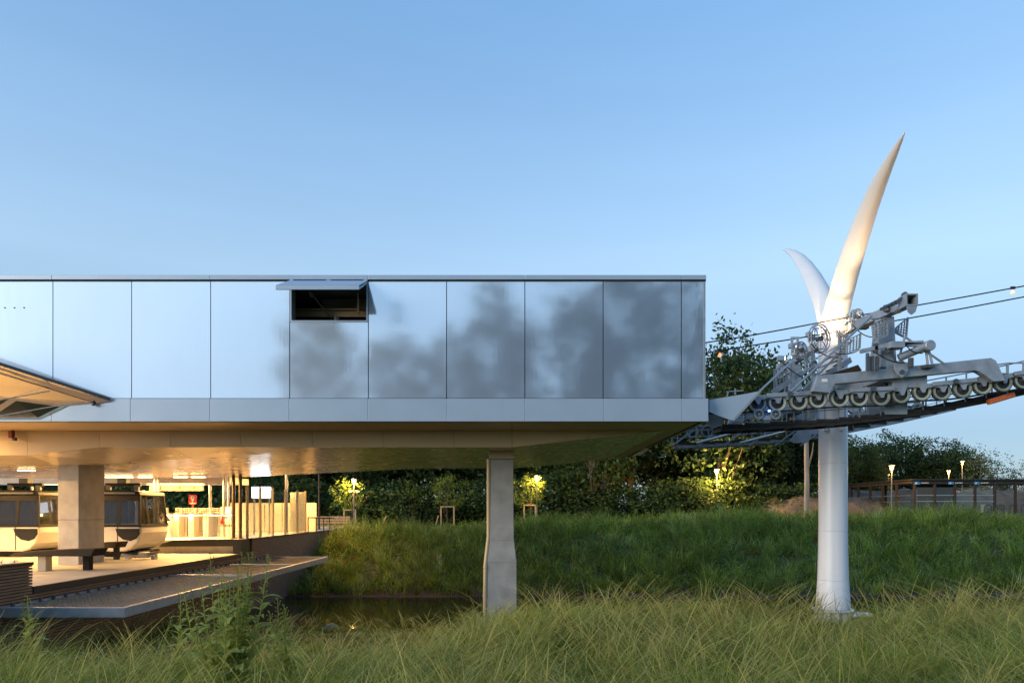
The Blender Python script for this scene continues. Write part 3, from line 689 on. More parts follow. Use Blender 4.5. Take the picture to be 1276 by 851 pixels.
# rear canopy
rc = thing('rear_canopy', 'flat pale canopy over the ticket gates behind the station', 'canopy', (-17, 32, 3))
MB().box(-30, PX(284,31.5), 31.4, 34.0, 2.86, 3.16).build('roof_slab', M['beige'], rc, bevel=.01)
MB().box(-30, PX(284,31.5)+.03, 31.3, 31.38, 2.80, 3.22).build('edge_beam', M['beige'], rc)
for px in (40, 120, 170, 262): MB().tube([(PX(px,32.5),32.5,.5), (PX(px,32.5),32.5,2.86)], .07, 10).build('post', M['posts'], rc)
sc_ = MB()
for k in range(16): sc_.box(-13.6+k*.2, -13.5+k*.2, 32.2, 36.2, 3.66, 3.74)
sc_.build('slat_soffit', M['woodl'], rc, kind='stuff')
MB().box(-13.8, -10.4, 32.1, 36.3, 3.76, 3.86).build('upper_slab', M['conc'], rc)
# LED bars on the ceiling: one row in view, lane rows added as warm fill
def led(x, y, z, label, pw, L=.5, alongx=True):
    t = thing('ceiling_light', label, 'light', (x, y, z), 'warm light bars on the station ceiling')
    hx, hy = (L/2, .05) if alongx else (.05, L/2)
    MB().box(x-hx-.02, x+hx+.02, y-hy-.02, y+hy+.02, z+.005, z+.045).build('housing', M['posts'], t)
    MB().box(x-hx, x+hx, y-hy, y+hy, z-.012, z+.004).build('lens', M['led'], t)
    l = bpy.data.lights.new('ceiling_light_glow', 'AREA'); l.shape = 'RECTANGLE'; l.size = L if alongx else .1; l.size_y = .1 if alongx else L
    l.energy = pw*5.0; l.color = (1.0, .53, .15)
    o = bpy.data.objects.new('ceiling_light_glow', l); COL.objects.link(o); o.parent = t; o.location = (0,0,-.03)
LEDS = []
for i, px in enumerate((108, 140, 157, 181, 225, 247)):
    led(PX(px,26.2), 26.2, 2.885, 'warm light bar in the row on the rear ceiling, %s from the left' % ('first second third fourth fifth sixth'.split()[i]), 70)
for i, x in enumerate((-24.5, -21.5, -18.5, -15.5)):
    led(x, 21.8, 2.885, 'added warm fill bar over the boarding lane behind the columns', 40)  # row added as warm fill for the lane, mostly out of view
for i, x in enumerate((-15.9, -17.5, -19.1, -20.7, -22.3)):
    led(x, 17.7, ZB-.06, 'added unseen warm fill bar on the outer soffit above the near lane', 66)  # added out of view at left to turn hull side and column golden
for i, px in enumerate((60, 150, 230)):
    led(PX(px,31.9), 32.2, 2.84, 'warm light bar under the rear canopy, %s from the left' % ('first second third'.split()[i]), 60, .9)

for i, y in enumerate((32.9, 34.6)):
    led(-11.2, y, 3.60, 'added warm fill bar under the slatted canopy, %s' % ('nearer one', 'farther one')[i], 65, .9, False)  # pair added to throw warm light on the far bank and boards
# ---- plaza railing, long bench, thin mast
rl = thing('plaza_railing', 'bronze railing at the end of the plaza beside the timber bench', 'railing', (PX(395,39), 39, .5))
MB().tube([(EX-.15,34.0,1.25), (EX-.15,38.0,1.20), (-10.6,40.6,1.16)], .03, 8).build('rail', M['brown'], rl)
for y in (34.0, 35.4, 36.8, 38.0): MB().bar((EX-.15,y,.5), (EX-.15,y,1.24), .05, .05).build('post', M['brown'], rl)
lbn = thing('long_timber_bench', 'long pale timber bench with backrest at the plaza end', 'bench', (PX(412,42), 42, .5))
for k in range(3):
    MB().box(PX(389,42), PX(436,42), 42.0, 42.05, .80+k*.16, .93+k*.16).build('back_slat', M['woodl'], lbn)
for k in range(3):
    MB().box(PX(389,42), PX(437,42), 41.5+k*.16, 41.63+k*.16, .66, .71).build('seat_slat', M['woodl'], lbn)
for px in (392, 412, 433): MB().box(PX(px,42)-.05, PX(px,42)+.05, 41.55, 42.0, .5, .66).build('leg', M['conc'], lbn)
mp_ = thing('thin_mast', 'thin dark mast standing left of the timber bench', 'mast', (PX(397.5,40), 40, .5))
MB().tube([(PX(397.5,40),40,.5), (PX(397.5,40),40,5.2)], [.06,.045], 10).build('shaft', M['postd'], mp_, smooth=40)
MB().lathe((PX(397.5,40),40,.5), [(.12,0),(.12,.04)], 'z', 12).build('base_plate', M['postd'], mp_)
# ================================================================== ropeway tower
TX, TD = 9.87, 21.0; LN, LF = 17.8, 24.2
tw = thing('ropeway_tower', 'white ropeway tower with two curved horns and steel sheave trains', 'tower', (TX, TD, -1.95))
def tz(py): return PZ(py, TD)
# shaft in welded courses
prof = [(-1.42,.50),(-1.0,.475),(-.5,.445),(.2,.425),(1.0,.415),(2.5,.412),(4.5,.412),(6.2,.412),(7.35,.40)]
def rad(z):
    for (a, ra), (b, rb) in zip(prof[:-1], prof[1:]):
        if z <= b: return ra + (rb-ra)*max(0, (z-a)/(b-a))
    return prof[-1][1]
cuts = [-1.40, tz(722), tz(661), tz(578), tz(480), 7.35]
for a, b in zip(cuts[:-1], cuts[1:]):
    zs = np.linspace(a+.006, b-.006, 7)
    pr = [(rad(zs[0])-.012, 0)] + [(rad(z), z-a) for z in zs] + [(rad(zs[-1])-.012, b-a)]
    MB().lathe((TX,TD,a), pr, 'z', 40).build('shaft_course', M['white'], tw, smooth=50)
MB().lathe((TX,TD,-1.46), [(.60,0),(.60,.05)], 'z', 36).build('flange', M['white'], tw, smooth=40, bevel=.006)
MB().lathe((TX,TD,-1.95), [(.47,0),(.47,.49)], 'z', 36).build('base_ring', M['white'], tw, smooth=40)
for k in range(14):
    a = 2*math.pi*k/14; c, s_ = math.cos(a), math.sin(a)
    MB().bar((TX+.53*c, TD+.53*s_, -1.95), (TX+.53*c, TD+.53*s_, -1.465), .12, .03, (c, s_, 0)).build('stiffener', M['white'], tw)
MB().lathe((TX,TD,-2.3), [(.95,0),(.95,.35)], 'z', 28).build('foundation', M['conc'], tw, bevel=.02)
MB().plate([P(1063,769,20.3), P(1088,768,20.3), P(1084,764.5,20.9), P(1066,764.5,20.9)], .05).build('access_lid', M['white'], tw)
# lifting lugs under the catwalk
for px in (1028, 1048): MB().box(PX(px,20.6)-.05, PX(px,20.6)+.05, 20.52, 20.66, PZ(537,20.6), PZ(531,20.6)).build('lug', M['white'], tw, bevel=.02)
# horns: flattened tapering shells sweeping out to both lanes
def horn(sgn):
    cs = [(1039.0,405,.40,.36),(1040.5,396,.40,.36),(1044,382,.38,.33),(1048,366,.365,.30),(1057,335,.345,.265),(1068,300,.315,.225),(1080,266,.275,.19),(1092,236,.23,.155),(1103,212,.175,.12),(1114,190,.115,.08),(1122,175,.06,.045),(1127.5,165.5,.012,.01)]
    pts = [(TX*FPX/(c-CX), y, a, b) for c, y, a, b in cs]
    P2 = [(d, EYE+(HY-y)/FPX*d, a, b) for d, y, a, b in pts]
    m = MB(); n = 28
    for i, (d, z, a, b) in enumerate(P2):
        d0, z0 = P2[max(i-1,0)][:2]; d1, z1 = P2[min(i+1,len(P2)-1)][:2]
        tv = Vector((0, d1-d0, z1-z0)).normalized(); nv = Vector((0, tv.z, -tv.y))
        for k in range(n):
            an = 2*math.pi*k/n; v = Vector((TX, d, z)) + Vector((1,0,0))*a*1.06*math.cos(an) + nv*b*math.sin(an)*abs(math.sin(an))**.75
            if sgn > 0: v.y = 2*TD - v.y
            m.v.append(tuple(v))
    for i in range(len(P2)-1):
        for k in range(n): 
            p_, q_ = i*n+k, i*n+(k+1)%n; m.f.append((p_, q_, q_+n, p_+n))
    m.f.append(tuple(range(n))); m.f.append(tuple((len(P2)-1)*n+k for k in range(n)))
    h = m.build('horn', M['hornw'], tw, smooth=60)
    return h
h1 = horn(-1); horn(1)
MB().tube([(TX+.02, 19.36-.26, PZ(269,19.2)), (TX+.02, 19.30-.26, PZ(268,19.2))], .02, 8).build('drain_plug', M['cap'], h1)
# crossarm through the shaft to both lanes
MB().box(TX-.24, TX+.24, 17.55, 24.45, 4.98, 5.42).build('crossarm', M['galv'], tw, bevel=.02)
for y in (17.7, 19.2, 22.8, 24.3): MB().box(TX-.28, TX+.28, y-.03, y+.03, 4.93, 5.47).build('crossarm_rib', M['galv'], tw)
# upper lifting beam
zt0, zt1 = 6.95, 6.78
MB().bar((TX, TD-.3, 6.95), (TX, 17.15, 6.78), .22, .24).bar((TX, TD+.3, 6.95), (TX, 24.85, 6.78), .22, .24).build('lifting_beam', M['galv'], tw, bevel=.01)
def beam_head(s):
    y0 = TD + s*(TD-17.2); e = TD + s*(TD-16.85)
    m = MB(); a, z = .15, 6.80
    for (x0, x1, zz0, zz1) in ((-a,-a+.035,-a,a),(a-.035,a,-a,a),(-a+.035,a-.035,a-.035,a),(-a+.035,a-.035,-a,-a+.035)):
        m.box(TX+x0, TX+x1, min(y0,e), max(y0,e), z+zz0, z+zz1)
    m.build('beam_head', M['galv'], tw)
    MB().lathe((TX, (y0+e)/2+.15*s*-1, 6.98), [(.09,-.05),(.12,0),(.09,.05)], 'x', 14).build('shackle', M['galvd'], tw)
    MB().prism([(TX-.13, e, 6.64),(TX+.13, e, 6.64),(TX+.09, e, 6.5),(TX, e, 6.43),(TX-.09, e, 6.5)], (0,-.03*s,0)).build('lug', M['galv'], tw)
    yc = TD + s*(TD-17.75)
    MB().bar((TX-.22, yc-.1, 6.83), (TX+.24, yc+.1, 6.83), .16, .18).build('clamp_block', M['galvd'], tw, bevel=.02)
    # tapered hanger post from lifting beam down to the crossarm
    m = MB(); yy = TD + s*(TD-18.1)
    m.add([(TX-.18,yy-.15,6.7),(TX+.18,yy-.15,6.7),(TX+.18,yy+.15,6.7),(TX-.18,yy+.15,6.7),(TX-.32,yy-.2,5.44),(TX+.22,yy-.2,5.44),(TX+.22,yy+.2,5.44),(TX-.32,yy+.2,5.44)],
          [(0,1,2,3),(7,6,5,4),(0,4,5,1),(1,5,6,2),(2,6,7,3),(3,7,4,0)])
    m.build('hanger_post', M['galv'], tw, bevel=.015)
beam_head(-1); beam_head(1)
# stiff perforated guard plates
def guard(c0, c1, c2, c3, n=6):
    c0, c1, c2, c3 = map(Vector, (c0, c1, c2, c3)); m = MB()
    for a, b in ((c0,c1),(c1,c2),(c2,c3),(c3,c0)): m.bar(a, b, .03, .07, (c1-c0).cross(c3-c0))
    for k in range(1, n):
        t = k/n; m.bar(c0.lerp(c3, t), c1.lerp(c2, max(0,min(1,t+.12 if t < .85 else t))), .012, .05, (c1-c0).cross(c3-c0))
    for k in range(1, 4):
        t = k/4; m.bar(c0.lerp(c1, t), c3.lerp(c2, t), .012, .05, (c1-c0).cross(c3-c0))
    return m.build('perforated_guard', M['galv'], tw)
g0 = 17.7
guard(P(1087,405,g0), P(1104,396,g0), P(1106,418,g0), P(1089,424,g0))
guard(P(1117,408,18.2), P(1131,396,18.2), P(1129,421,18.2), P(1115,414,18.2))
guard(P(1056,424,18.6), P(1072,416,18.6), P(1071,434,18.6), P(1055,441,18.6))
guard(P(1046,420,19.0), P(1056,417,19.0), P(1055,440,19.0), P(1045,442,19.0))
guard(P(966,462,19.2), P(985,447,19.2), P(985,474,19.2), P(968,484,19.2))
guard(P(1004,441,19.4), P(1013,436,19.4), P(1013,460,19.4), P(1004,464,19.4))
# rescue pulleys: spoked rings
def ring(px, py, d, r, tilt, spokes=8, hub=True):
    c = P(px, py, d); m = MB(); rot = Matrix.Rotation(tilt, 3, 'Z')
    def pt(a, rr, off): return c + rot @ Vector((rr*math.cos(a), off, rr*math.sin(a)))
    for rr, off, th in ((r, -.05, .018), (r, .05, .018), (r*.78, -.05, .012), (r*.78, .05, .012)):
        m.tube([pt(2*math.pi*k/28, rr, off) for k in range(29)], th, 6, False)
    for k in range(spokes):
        a = 2*math.pi*k/spokes
        m.tube([pt(a, .05, -.05), pt(a, r, -.05)], .014, 5); m.tube([pt(a, r, -.05), pt(a, r, .05)], .012, 5)
    o = m.build('cable_pulley', M['galv'], tw, smooth=40)
    if hub: MB().tube([pt(0,0,-.09), pt(0,0,.09)], .07, 12).build('hub', M['galvd'], o)
ring(1021, 422, 19.6, .40, R(28)); ring(996.5, 437, 19.3, .24, R(25), 6); ring(1068, 397.5, 19.6, .27, R(30), 8); ring(1062, 401, 20.1, .25, R(30), 6)
# small junction boxes, bracket frames, flood lights
def tbox(name, a, b, d, th, m, bev=.01): return MB().box(PX(a[0],d), PX(b[0],d), d, d+th, PZ(b[1],d), PZ(a[1],d)).build(name, m, tw, bevel=bev)
tbox('mounting_bracket', (1049,405), (1063,412), 19.8, .3, M['galv'])
tbox('motor_box', (1010,416), (1016,424), 19.7, .2, M['galvd'])
tbox('junction_box', (1085,470), (1092,480), 18.6, .2, M['galvd'])
for px in (987, 994): MB().bar(P(px,422,19.5), P(px,448,19.5), .05, .05).build('bracket_post', M['posts'], tw)
MB().bar(P(985.5,421,19.5), P(996,421,19.5), .06, .05).build('bracket_post', M['posts'], tw)
for i, (px, py, d) in enumerate(((1008.5,417,19.9), (987,431,19.6), (973,447,19.4))):
    f = MB().box(PX(px,d)-.09, PX(px,d)+.09, d-.08, d+.08, PZ(py,d)-.07, PZ(py,d)+.07).build('floodlight', M['posts'], tw, bevel=.015)
    MB().box(PX(px,d)+.092, PX(px,d)+.10, d-.06, d+.06, PZ(py,d)-.05, PZ(py,d)+.05).build('lens', M['flood'], f)
# inclined ladder stringers and access frame
for (a, b) in (((946,488,17.6),(989,448,18.6)), ((985,488,17.4),(1086,394,17.9)), ((1000,486,18.8),(1062,424,19.4))):
    MB().tube([P(*a), P(*b)], .032, 8).build('inclined_stay', M['posts'], tw, smooth=40)
MB().bar(P(996,492,18.9), P(1060,448,19.6), .04, .16).build('stair_stringer', M['galv'], tw)
MB().bar(P(962,490,19.0), P(1000,464,19.3), .04, .14).build('stair_stringer', M['galv'], tw)
for k in range(7):
    a = P(998,491,18.9).lerp(P(1060,448,19.6), k/6.5); MB().box(a.x-.12, a.x+.12, a.y+.02, a.y+.6, a.z-.01, a.z+.02).build('stair_tread', M['catwalk'], tw)
for px, y0, y1, d in ((988,442,492,19.2),(1046,416,474,19.2),(966,460,492,19.3),(1013,440,490,19.5),(1067,470,500,19.3),(1081,440,478,19.0),(980,462,490,19.6)):
    MB().bar(P(px,y0,d), P(px,y1,d), .075, .075, (0,1,0)).build('frame_post', M['galv'], tw)
MB().bar(P(1018,459,19.3), P(1050,447,19.3), .05, .05).bar(P(988,470,19.3), P(1046,440,19.3), .04, .04).bar(P(966,476,19.3), P(1046,430,19.3), .03, .03).build('guard_rail', M['galv'], tw)
MB().plate([P(1022,472,18.9), P(1070,456,18.9), P(1074,462,20.2), P(1036,474,20.2)], .04).build('landing_grating', M['catwalk'], tw)
# tower-head carriage: cylinder, arms, pivot
MB().tube([P(1120,446,17.5), P(1154,431.5,17.3)], .10, 16).build('hydraulic_cylinder', M['galv'], tw, smooth=40)
MB().lathe(P(1156,431.5,17.3), [(.115,-.14),(.135,-.12),(.135,.12),(.115,.14)], 'y', 18).build('cylinder_head', M['galv'], tw, smooth=40)
for a, b in (((1072,438),(1114,429)), ((1114,429),(1150,427)), ((1114,429),(1160,430))):
    MB().bar(P(*a,17.35), P(*b,17.35), .10, .10, (0,0,1)).build('lever_arm', M['galv'], tw, bevel=.01)
tbox('lever_bracket', (1110,425), (1128,433), 17.15, .3, M['galv'])
MB().bar(P(1100,438,17.8), P(1100,460,17.8), .36, .45, (0,1,0)).build('pivot_housing', M['galv'], tw, bevel=.02)
for px in (1082, 1087, 1093): MB().bar(P(px,444,17.3), P(px,462,17.3), .06, .08, (0,1,0)).build('guide_bar', M['galvd'], tw)
for a, b in (((1157,435),(1162,455)), ((1154,437),(1156,455)), ((1128,420),(1176,453)), ((1128,418),(1122,440))):
    MB().tube([P(*a,17.4), P(*b,17.4)], .03, 8).build('tie_rod', M['galv'], tw)
tbox('rod_foot', (1153,454), (1165,458), 17.3, .2, M['galvd'])
cl_ = [P(1115,452,17.40), P(1133,451,17.40), P(1132,461,17.40), P(1129,467,17.40), P(1124,471,17.40), P(1119,467,17.40), P(1115,461,17.40)]
MB().prism(cl_, (0,.05,0)).build('pivot_cheek', M['galv'], tw, bevel=.008)
MB().lathe(P(1124,463.5,17.38), [(.055,-.03),(.055,.02)], 'y', 14).build('pivot_pin', M['galvd'], tw)
# ---- sheave trains on both lanes
WPX = [943,968,994.6,1018.5,1045.5,1070,1097,1122,1148,1172.6,1198.6,1223.5,1249,1274,1300,1325]
WPY = [502.5,501.7,500,497.4,496,495,494.5,491.6,488.2,487.6,484.6,480.4,476.8,473.4,469.5,465.5]
wc = [(PX(a, LN), PZ(b, LN)) for a, b in zip(WPX, WPY)]
wr = .245
def wheel_meshes():
    t = MB().lathe((0,0,0), [(wr*.91,-.045),(wr,-.05),(wr,-.02),(wr*.93,0),(wr,.02),(wr,.05),(wr*.91,.045)], 'y', 28, cap=False).mesh('tyre', 50)
    r_ = MB().lathe((0,0,0), [(wr*.66,-.03),(wr*.70,-.052),(wr*.90,-.056),(wr*.92,-.04),(wr*.92,.04),(wr*.90,.056),(wr*.70,.052),(wr*.66,.03)], 'y', 28, cap=False).mesh('rim', 40)
    b = MB().lathe((0,0,0), [(.04,-.07),(.075,-.05),(.08,-.03),(wr*.68,-.012),(wr*.68,.012),(.08,.03),(.075,.05),(.04,.07)], 'y', 24).mesh('wheel_disc', 40)
    for me, m in ((t,M['tyre']),(r_,M['ringp']),(b,M['wheel'])): me.materials.append(m)
    return t, r_, b
WT, WR, WB = wheel_meshes()
OT = Vector((TX, TD, -1.95))
def train(y, s, sheaves):           # s: -1 near lane, +1 far lane
    for i in sheaves:
        x, z = wc[i]
        b = link_copy('sheave', WB, tw, Vector((x,y,z))-OT, (0, random.random()*6, 0))
        link_copy('tyre', WT, b); link_copy('rim', WR, b)
    yo = y + s*.085
    for i in range(0, len(sheaves)-1, 2):
        (x0, z0), (x1, z1) = wc[i], wc[i+1]
        u = Vector((x1-x0, 0, z1-z0)); u.normalize(); v = Vector((-u.z, 0, u.x)); a, b = Vector((x0,yo,z0)), Vector((x1,yo,z1))
        L = (b-a).length
        pl = [a-u*.10+v*.10, a-u*.19+v*.25, a-u*.15+v*.26, a-u*.04+v*.17, a+u*L*.5+v*.21, b+u*.04+v*.17, b+u*.15+v*.26, b+u*.19+v*.25, b+u*.10+v*.10, b+u*.03-v*.04, b-u*.03-v*.04, b-u*.08+v*.07, a+u*L*.5+v*.10, a+u*.08+v*.07, a+u*.03-v*.04, a-u*.03-v*.04]
        MB().prism(pl, (0,s*.03,0)).build('rocker_arm', M['galv'], tw, bevel=.006)
        mp2 = (a+b)/2 + v*.16
        MB().lathe(mp2, [(.05,-.06),(.05,.06)], 'y', 12).build('rocker_pin', M['galvd'], tw)
    for i in range(0, len(sheaves)-3, 4):
        a = Vector(((wc[i][0]+wc[i+1][0])/2, yo, (wc[i][1]+wc[i+1][1])/2+.17)); b = Vector(((wc[i+2][0]+wc[i+3][0])/2, yo, (wc[i+2][1]+wc[i+3][1])/2+.17))
        MB().bar(a + Vector((-.05,s*.05,0)), b + Vector((.05,s*.05,0)), .045, .11).build('bogie_beam', M['galv'], tw, bevel=.01)
        m_ = (a+b)/2 + Vector((0,s*.075,.01)); MB().lathe(m_, [(.065,-.04),(.065,.04)], 'y', 14).build('bogie_pin', M['galvd'], tw)
    # main compensating beam
    mb = [P(1006,490,LN), P(1012,471,LN), P(1225,449,LN), P(1231,452,LN), P(1243,477,LN), P(1229,478,LN), P(1211,466,LN), P(1206,464.5,LN), P(1034,481,LN), P(1028,492,LN)]
    MB().prism([Vector((p.x, y-.20*s*-1-.10, p.z)) for p in mb], (0,.20,0)).build('main_beam', M['galv'], tw, bevel=.012)
    mh = (wc[10][0]+wc[11][0])/2
train(LN, -1, range(16)); train(LF, 1, range(16))
# hanger blocks joining crossarm and main beam
for y in (LN+.02, LF-.02): MB().box(TX+.0, TX+.9, y-.12, y+.12, 4.78, 5.30).build('beam_hanger', M['galv'], tw, bevel=.02)
# small guide bogie with two open rollers
for px in (945, 966):
    q = P(px, 516, 17.6)
    MB().lathe(q, [(.09,-.03),(.135,-.03),(.135,.03),(.09,.03)], 'y', 20, cap=False).lathe(q, [(.03,-.04),(.03,.04)], 'y', 10).build('guide_roller', M['rim'], tw, smooth=40)
MB().prism([P(945,514,17.62), P(950,518,17.62), P(961,518,17.62), P(966,514,17.62), P(966,519,17.62), P(960,523,17.62), P(951,523,17.62), P(945,519,17.62)], (0,.03,0)).build('roller_arm', M['galv'], tw)
MB().box(PX(957,17.6), PX(959,17.6), 17.55, 17.6, PZ(513,17.6), PZ(511,17.6)).build('status_lamp', emit('blue_status', (.05,.15,1), 20), tw)
# ---- catwalks: stepped grating bays, stringers, railings, and inclined outriggers
CW = [(896,532),(925,530.5),(955,529),(985,527.5),(1012,526),(1040,524),(1066,521.5),(1092,518.5),(1118,515),(1144,511),(1170,506.5),(1196,501.5),(1222,496.5),(1248,491.5),(1274,486),(1300,480),(1330,473)]
def catwalk(yi, yo, s, full):
    ym = 18.4
    pts = [(PX(a, ym), PZ(b, ym)) for a, b in CW]
    y0, y1 = min(yi, yo), max(yi, yo)
    for i in range(len(pts)-1):
        (x0, z0), (x1, z1) = pts[i], pts[i+1]; z = (z0+z1)/2
        m = MB(); n = 12
        for k in range(n): 
            xx = x0 + (x1-x0)*(k+.5)/n; m.box(xx-.008, xx+.008, y0+.03, y1-.03, z-.02, z+.02)
        m.box(x0, x1, y0, y0+.03, z-.05, z+.03); m.box(x0, x1, y1-.03, y1, z-.05, z+.03)
        m.build('grating_bay', M['catwalk'], tw)
        MB().bar((x0, y0+.06, z0-.09), (x1, y0+.06, z1-.09), .06, .11).build('stringer', M['catwalk'] if s < 0 else M['galv'], tw)
        MB().bar((x0, y1-.06, z0-.09), (x1, y1-.06, z1-.09), .06, .11).build('stringer', M['catwalk'] if s < 0 else M['galv'], tw)
        MB().box(x0-.03, x0+.03, y0+.04, y1-.04, z0-.13, z0-.05).build('cross_bearer', M['galvd'], tw)
        for yy in (y0+.02, y1-.02):
            if True: MB().bar((x0, yy, z0-.03), (x0, yy, z0+.80 if yy == (y1-.02 if s < 0 else y0+.02) else z0+.5), .03, .03, (0,1,0)).build('railing_post', M['galv'], tw)
    yr = y1-.02 if s < 0 else y0+.02
    MB().tube([(x, yr, z+.80) for x, z in pts], .018, 6).tube([(x, yr, z+.42) for x, z in pts], .014, 6).build('railing', M['galv'], tw)
    yr = y0+.02 if s < 0 else y1-.02
    MB().tube([(x, yr, z+.5) for x, z in pts], .014, 6).tube([(x, yr, z+.27) for x, z in pts], .012, 6).build('railing', M['galv'], tw)
catwalk(18.15, 19.0, -1, True); catwalk(23.85, 23.0, 1, True)
# lattice braces under the far walkway
for i in range(0, 6):
    a = P(838+i*32, 556, 22.9); MB().bar((a.x, 22.95, 3.78), (a.x+.75, 22.95, 4.32), .05, .05).build('lattice_brace', M['galv'], tw)
for a, b in (((868,552),(928,536)), ((922,552),(992,534))):
    MB().tube([P(*a,22.6), P(*b,22.2)], .045, 8).build('inclined_stay', M['posts'], tw)
MB().prism([P(984,549,22.7), P(996,535,22.7), P(1006,533,22.7), P(1012,540,22.7), P(1007,551,22.7), P(990,552,22.7)], (0,.06,0)).build('gusset_plate', M['galv'], tw)
# posts hanging the catwalk from the crossarm
for px, y in ((1105,18.2),(1018,19.05),(1105,19.05),(1105,23.0),(1030,23.0)):
    x = PX(px, 18.6); MB().box(x-.30 if px == 1105 else x-.05, x+.30 if px == 1105 else x+.05, y-.06, y+.06, 4.15, 5.2).build('hanger_leg', M['galv'], tw, bevel=.01)
# right-end high railing
for px, y0, y1 in ((1236,458,492),(1256,453,488),(1275,452,484),(1298,450,478)):
    MB().bar(P(px,y0,18.9), P(px,y1,18.9), .035, .035, (0,1,0)).build('railing_post', M['galv'], tw)
MB().tube([P(1230,456,18.9), P(1256,452.5,18.9), P(1330,452,18.9)], .02, 6).build('railing', M['galv'], tw)
# frame on the left end
MB().bar(P(906,494,18.2), P(908,487,18.2), .03, .03).bar(P(916,492,18.2), P(916,484,18.2), .04, .04).bar(P(905,488,18.2), P(926,486.5,18.2), .03, .03).build('end_guard', M['posts'], tw)
MB().bar(P(1232,501,18.0), P(1262,492,18.0), .22, .14).build('orange_sleeve', M['orange'], tw, bevel=.03)
# loose wiring, grease-dark fittings and bolts on the machinery
wr_ = random.Random(21)
for (a, b, dd) in (((1063,405),(1092,420),18.9), ((1086,398),(1118,382),17.6), ((1010,428),(1046,446),19.2), ((1092,440),(1128,452),17.3), ((1228,452),(1246,470),17.6), ((1128,428),(1150,440),17.3), ((975,452),(1000,470),19.1), ((1040,440),(1070,436),18.8), ((1100,384),(1128,372),17.2)):
    p, q = P(*a, dd), P(*b, dd); mid = p.lerp(q, .5) + Vector((wr_.uniform(-.1,.1), -.05, -wr_.uniform(.10,.28)))
    pts = [p*(1-t)**2 + mid*2*t*(1-t) + q*t*t for t in [k/8 for k in range(9)]]
    MB().tube(pts, .014, 6).build('wiring_loop', M['cap'], tw, smooth=40)
for px, py, dd in ((1030,476,17.55),(1060,473,17.55),(1090,470,17.55),(1150,463,17.55),(1180,460,17.55),(1205,458,17.55),(1016,481,17.55),(1218,455,17.55)):
    MB().lathe(P(px, py, dd), [(.022,-.02),(.022,.03)], 'y', 8).build('bolt', M['galvd'], tw)
for k in range(7):
    q = P(1100+k*4.2, 384-k*2.1, 17.0); MB().box(q.x-.025, q.x+.025, q.y, q.y+.1, q.z-.03, q.z+.03).build('clamp', M['galvd'], tw)
MB().box(PX(1024,17.5), PX(1031,17.5), 17.49, 17.50, PZ(466+10,17.5), PZ(472,17.5)).build('data_plate', M['paint'], tw)
for px, py0, py1 in ((1091,428,440),(1108,424,440),(1135,446,458)):
    MB().bar(P(px,py0,17.35), P(px,py1,17.35), .10, .10, (0,1,0)).build('guide_block', M['galvd'], tw, bevel=.01)
# warm flood light washing the foot of the horns
fl2 = thing('horn_floodlight', 'small floodlight glaring at the foot of the white horns', 'floodlight', (TX+.55, 20.2, 7.05))
MB().box(TX+.45, TX+.65, 20.1, 20.3, 6.96, 7.08).build('housing', M['galvd'], fl2, bevel=.01)
MB().box(TX+.47, TX+.63, 20.12, 20.28, 7.084, 7.094).build('lens', M['flood'], fl2)
def spot(name, loc, to, pw, ang, parent):
    l = bpy.data.lights.new(name, 'SPOT'); l.energy = pw; l.spot_size = R(ang); l.spot_blend = .6; l.color = (1,.64,.34); l.shadow_soft_size = .05
    o = bpy.data.objects.new(name, l); COL.objects.link(o); o.parent = parent; o.location = Vector(loc) - Vector(ORG[parent.name])
    o.rotation_euler = (Vector(to) - Vector(loc)).to_track_quat('-Z', 'Y').to_euler()
spot('horn_wash', (TX+.30, 18.7, 6.95), (TX, 18.6, 9.6), 260, 75, fl2)
spot('horn_wash', (TX-.7, 19.7, 6.75), (TX, 20.4, 7.6), 260, 110, fl2)
spot('horn_wash', (TX-.55, 20.9, 6.9), (TX, 22.6, 8.5), 130, 100, fl2)

# ---- ropes
def rope(name, pts, r, label, cat='rope'):
    o = MB().tube(pts, r, 8).build(name, M['rope'], at=tuple(pts[len(pts)//2])); return tag(o, label, cat)
ext = [(4.2, wc[0][1]-wr-.06)] + [(x, z-wr+.015) for x, z in wc] + [(45, wc[-1][1]-wr + .235*(45-wc[-1][0]))]
rope('haul_rope', [(x, LN, z) for x, z in ext], .024, 'dark haul rope pressed under the nearer row of sheaves')
rope('haul_rope', [(x, LF, z) for x, z in ext], .024, 'dark haul rope under the farther row of sheaves')
def cable(label, pl, d, marks):
    t = thing('guide_cable', label, 'cable', P(*pl[0], d))
    pts = [P(*p, d) for p in pl]; e = pts[-1] + (pts[-1]-pts[-2])*3.2; s0 = pts[0] - (pts[1]-pts[0])*.35
    MB().tube([s0] + pts + [e], .019, 8).build('strand', M['rope'], t)
    for px, py, c in marks:
        q = P(px, py, d); k = MB().box(q.x-.06, q.x+.06, q.y-.03, q.y+.03, q.z-.03, q.z+.04).build('clip', M['cap'], t)
        MB().lathe(q+Vector((0,0,-.13)), [(.0,-.06),(.045,-.04),(.055,0),(.04,.04),(.01,.07)], 'z', 12, cap=False).build('marker_bulb', c, k, smooth=60)
mk = mat('pale_green_marker', (.35,.55,.35), .3); mo = emit('orange_marker', (1,.3,.05), 1.6)
cable('upper of two dark cables crossing behind the building corner to the tower', [(870,428.5),(930,419),(985,409),(1040,398.5),(1100,388),(1140,381),(1205,369.5),(1276,356.5)], 19.9, [(930,418.8,mk),(1262,359,mo)])
cable('lower of two dark cables crossing behind the building corner to the tower', [(870,441.5),(930,431.5),(985,423),(1030,415.5),(1100,402.5),(1136,396),(1205,383.5),(1276,370)], 19.9, [(897,437.2,mo)])
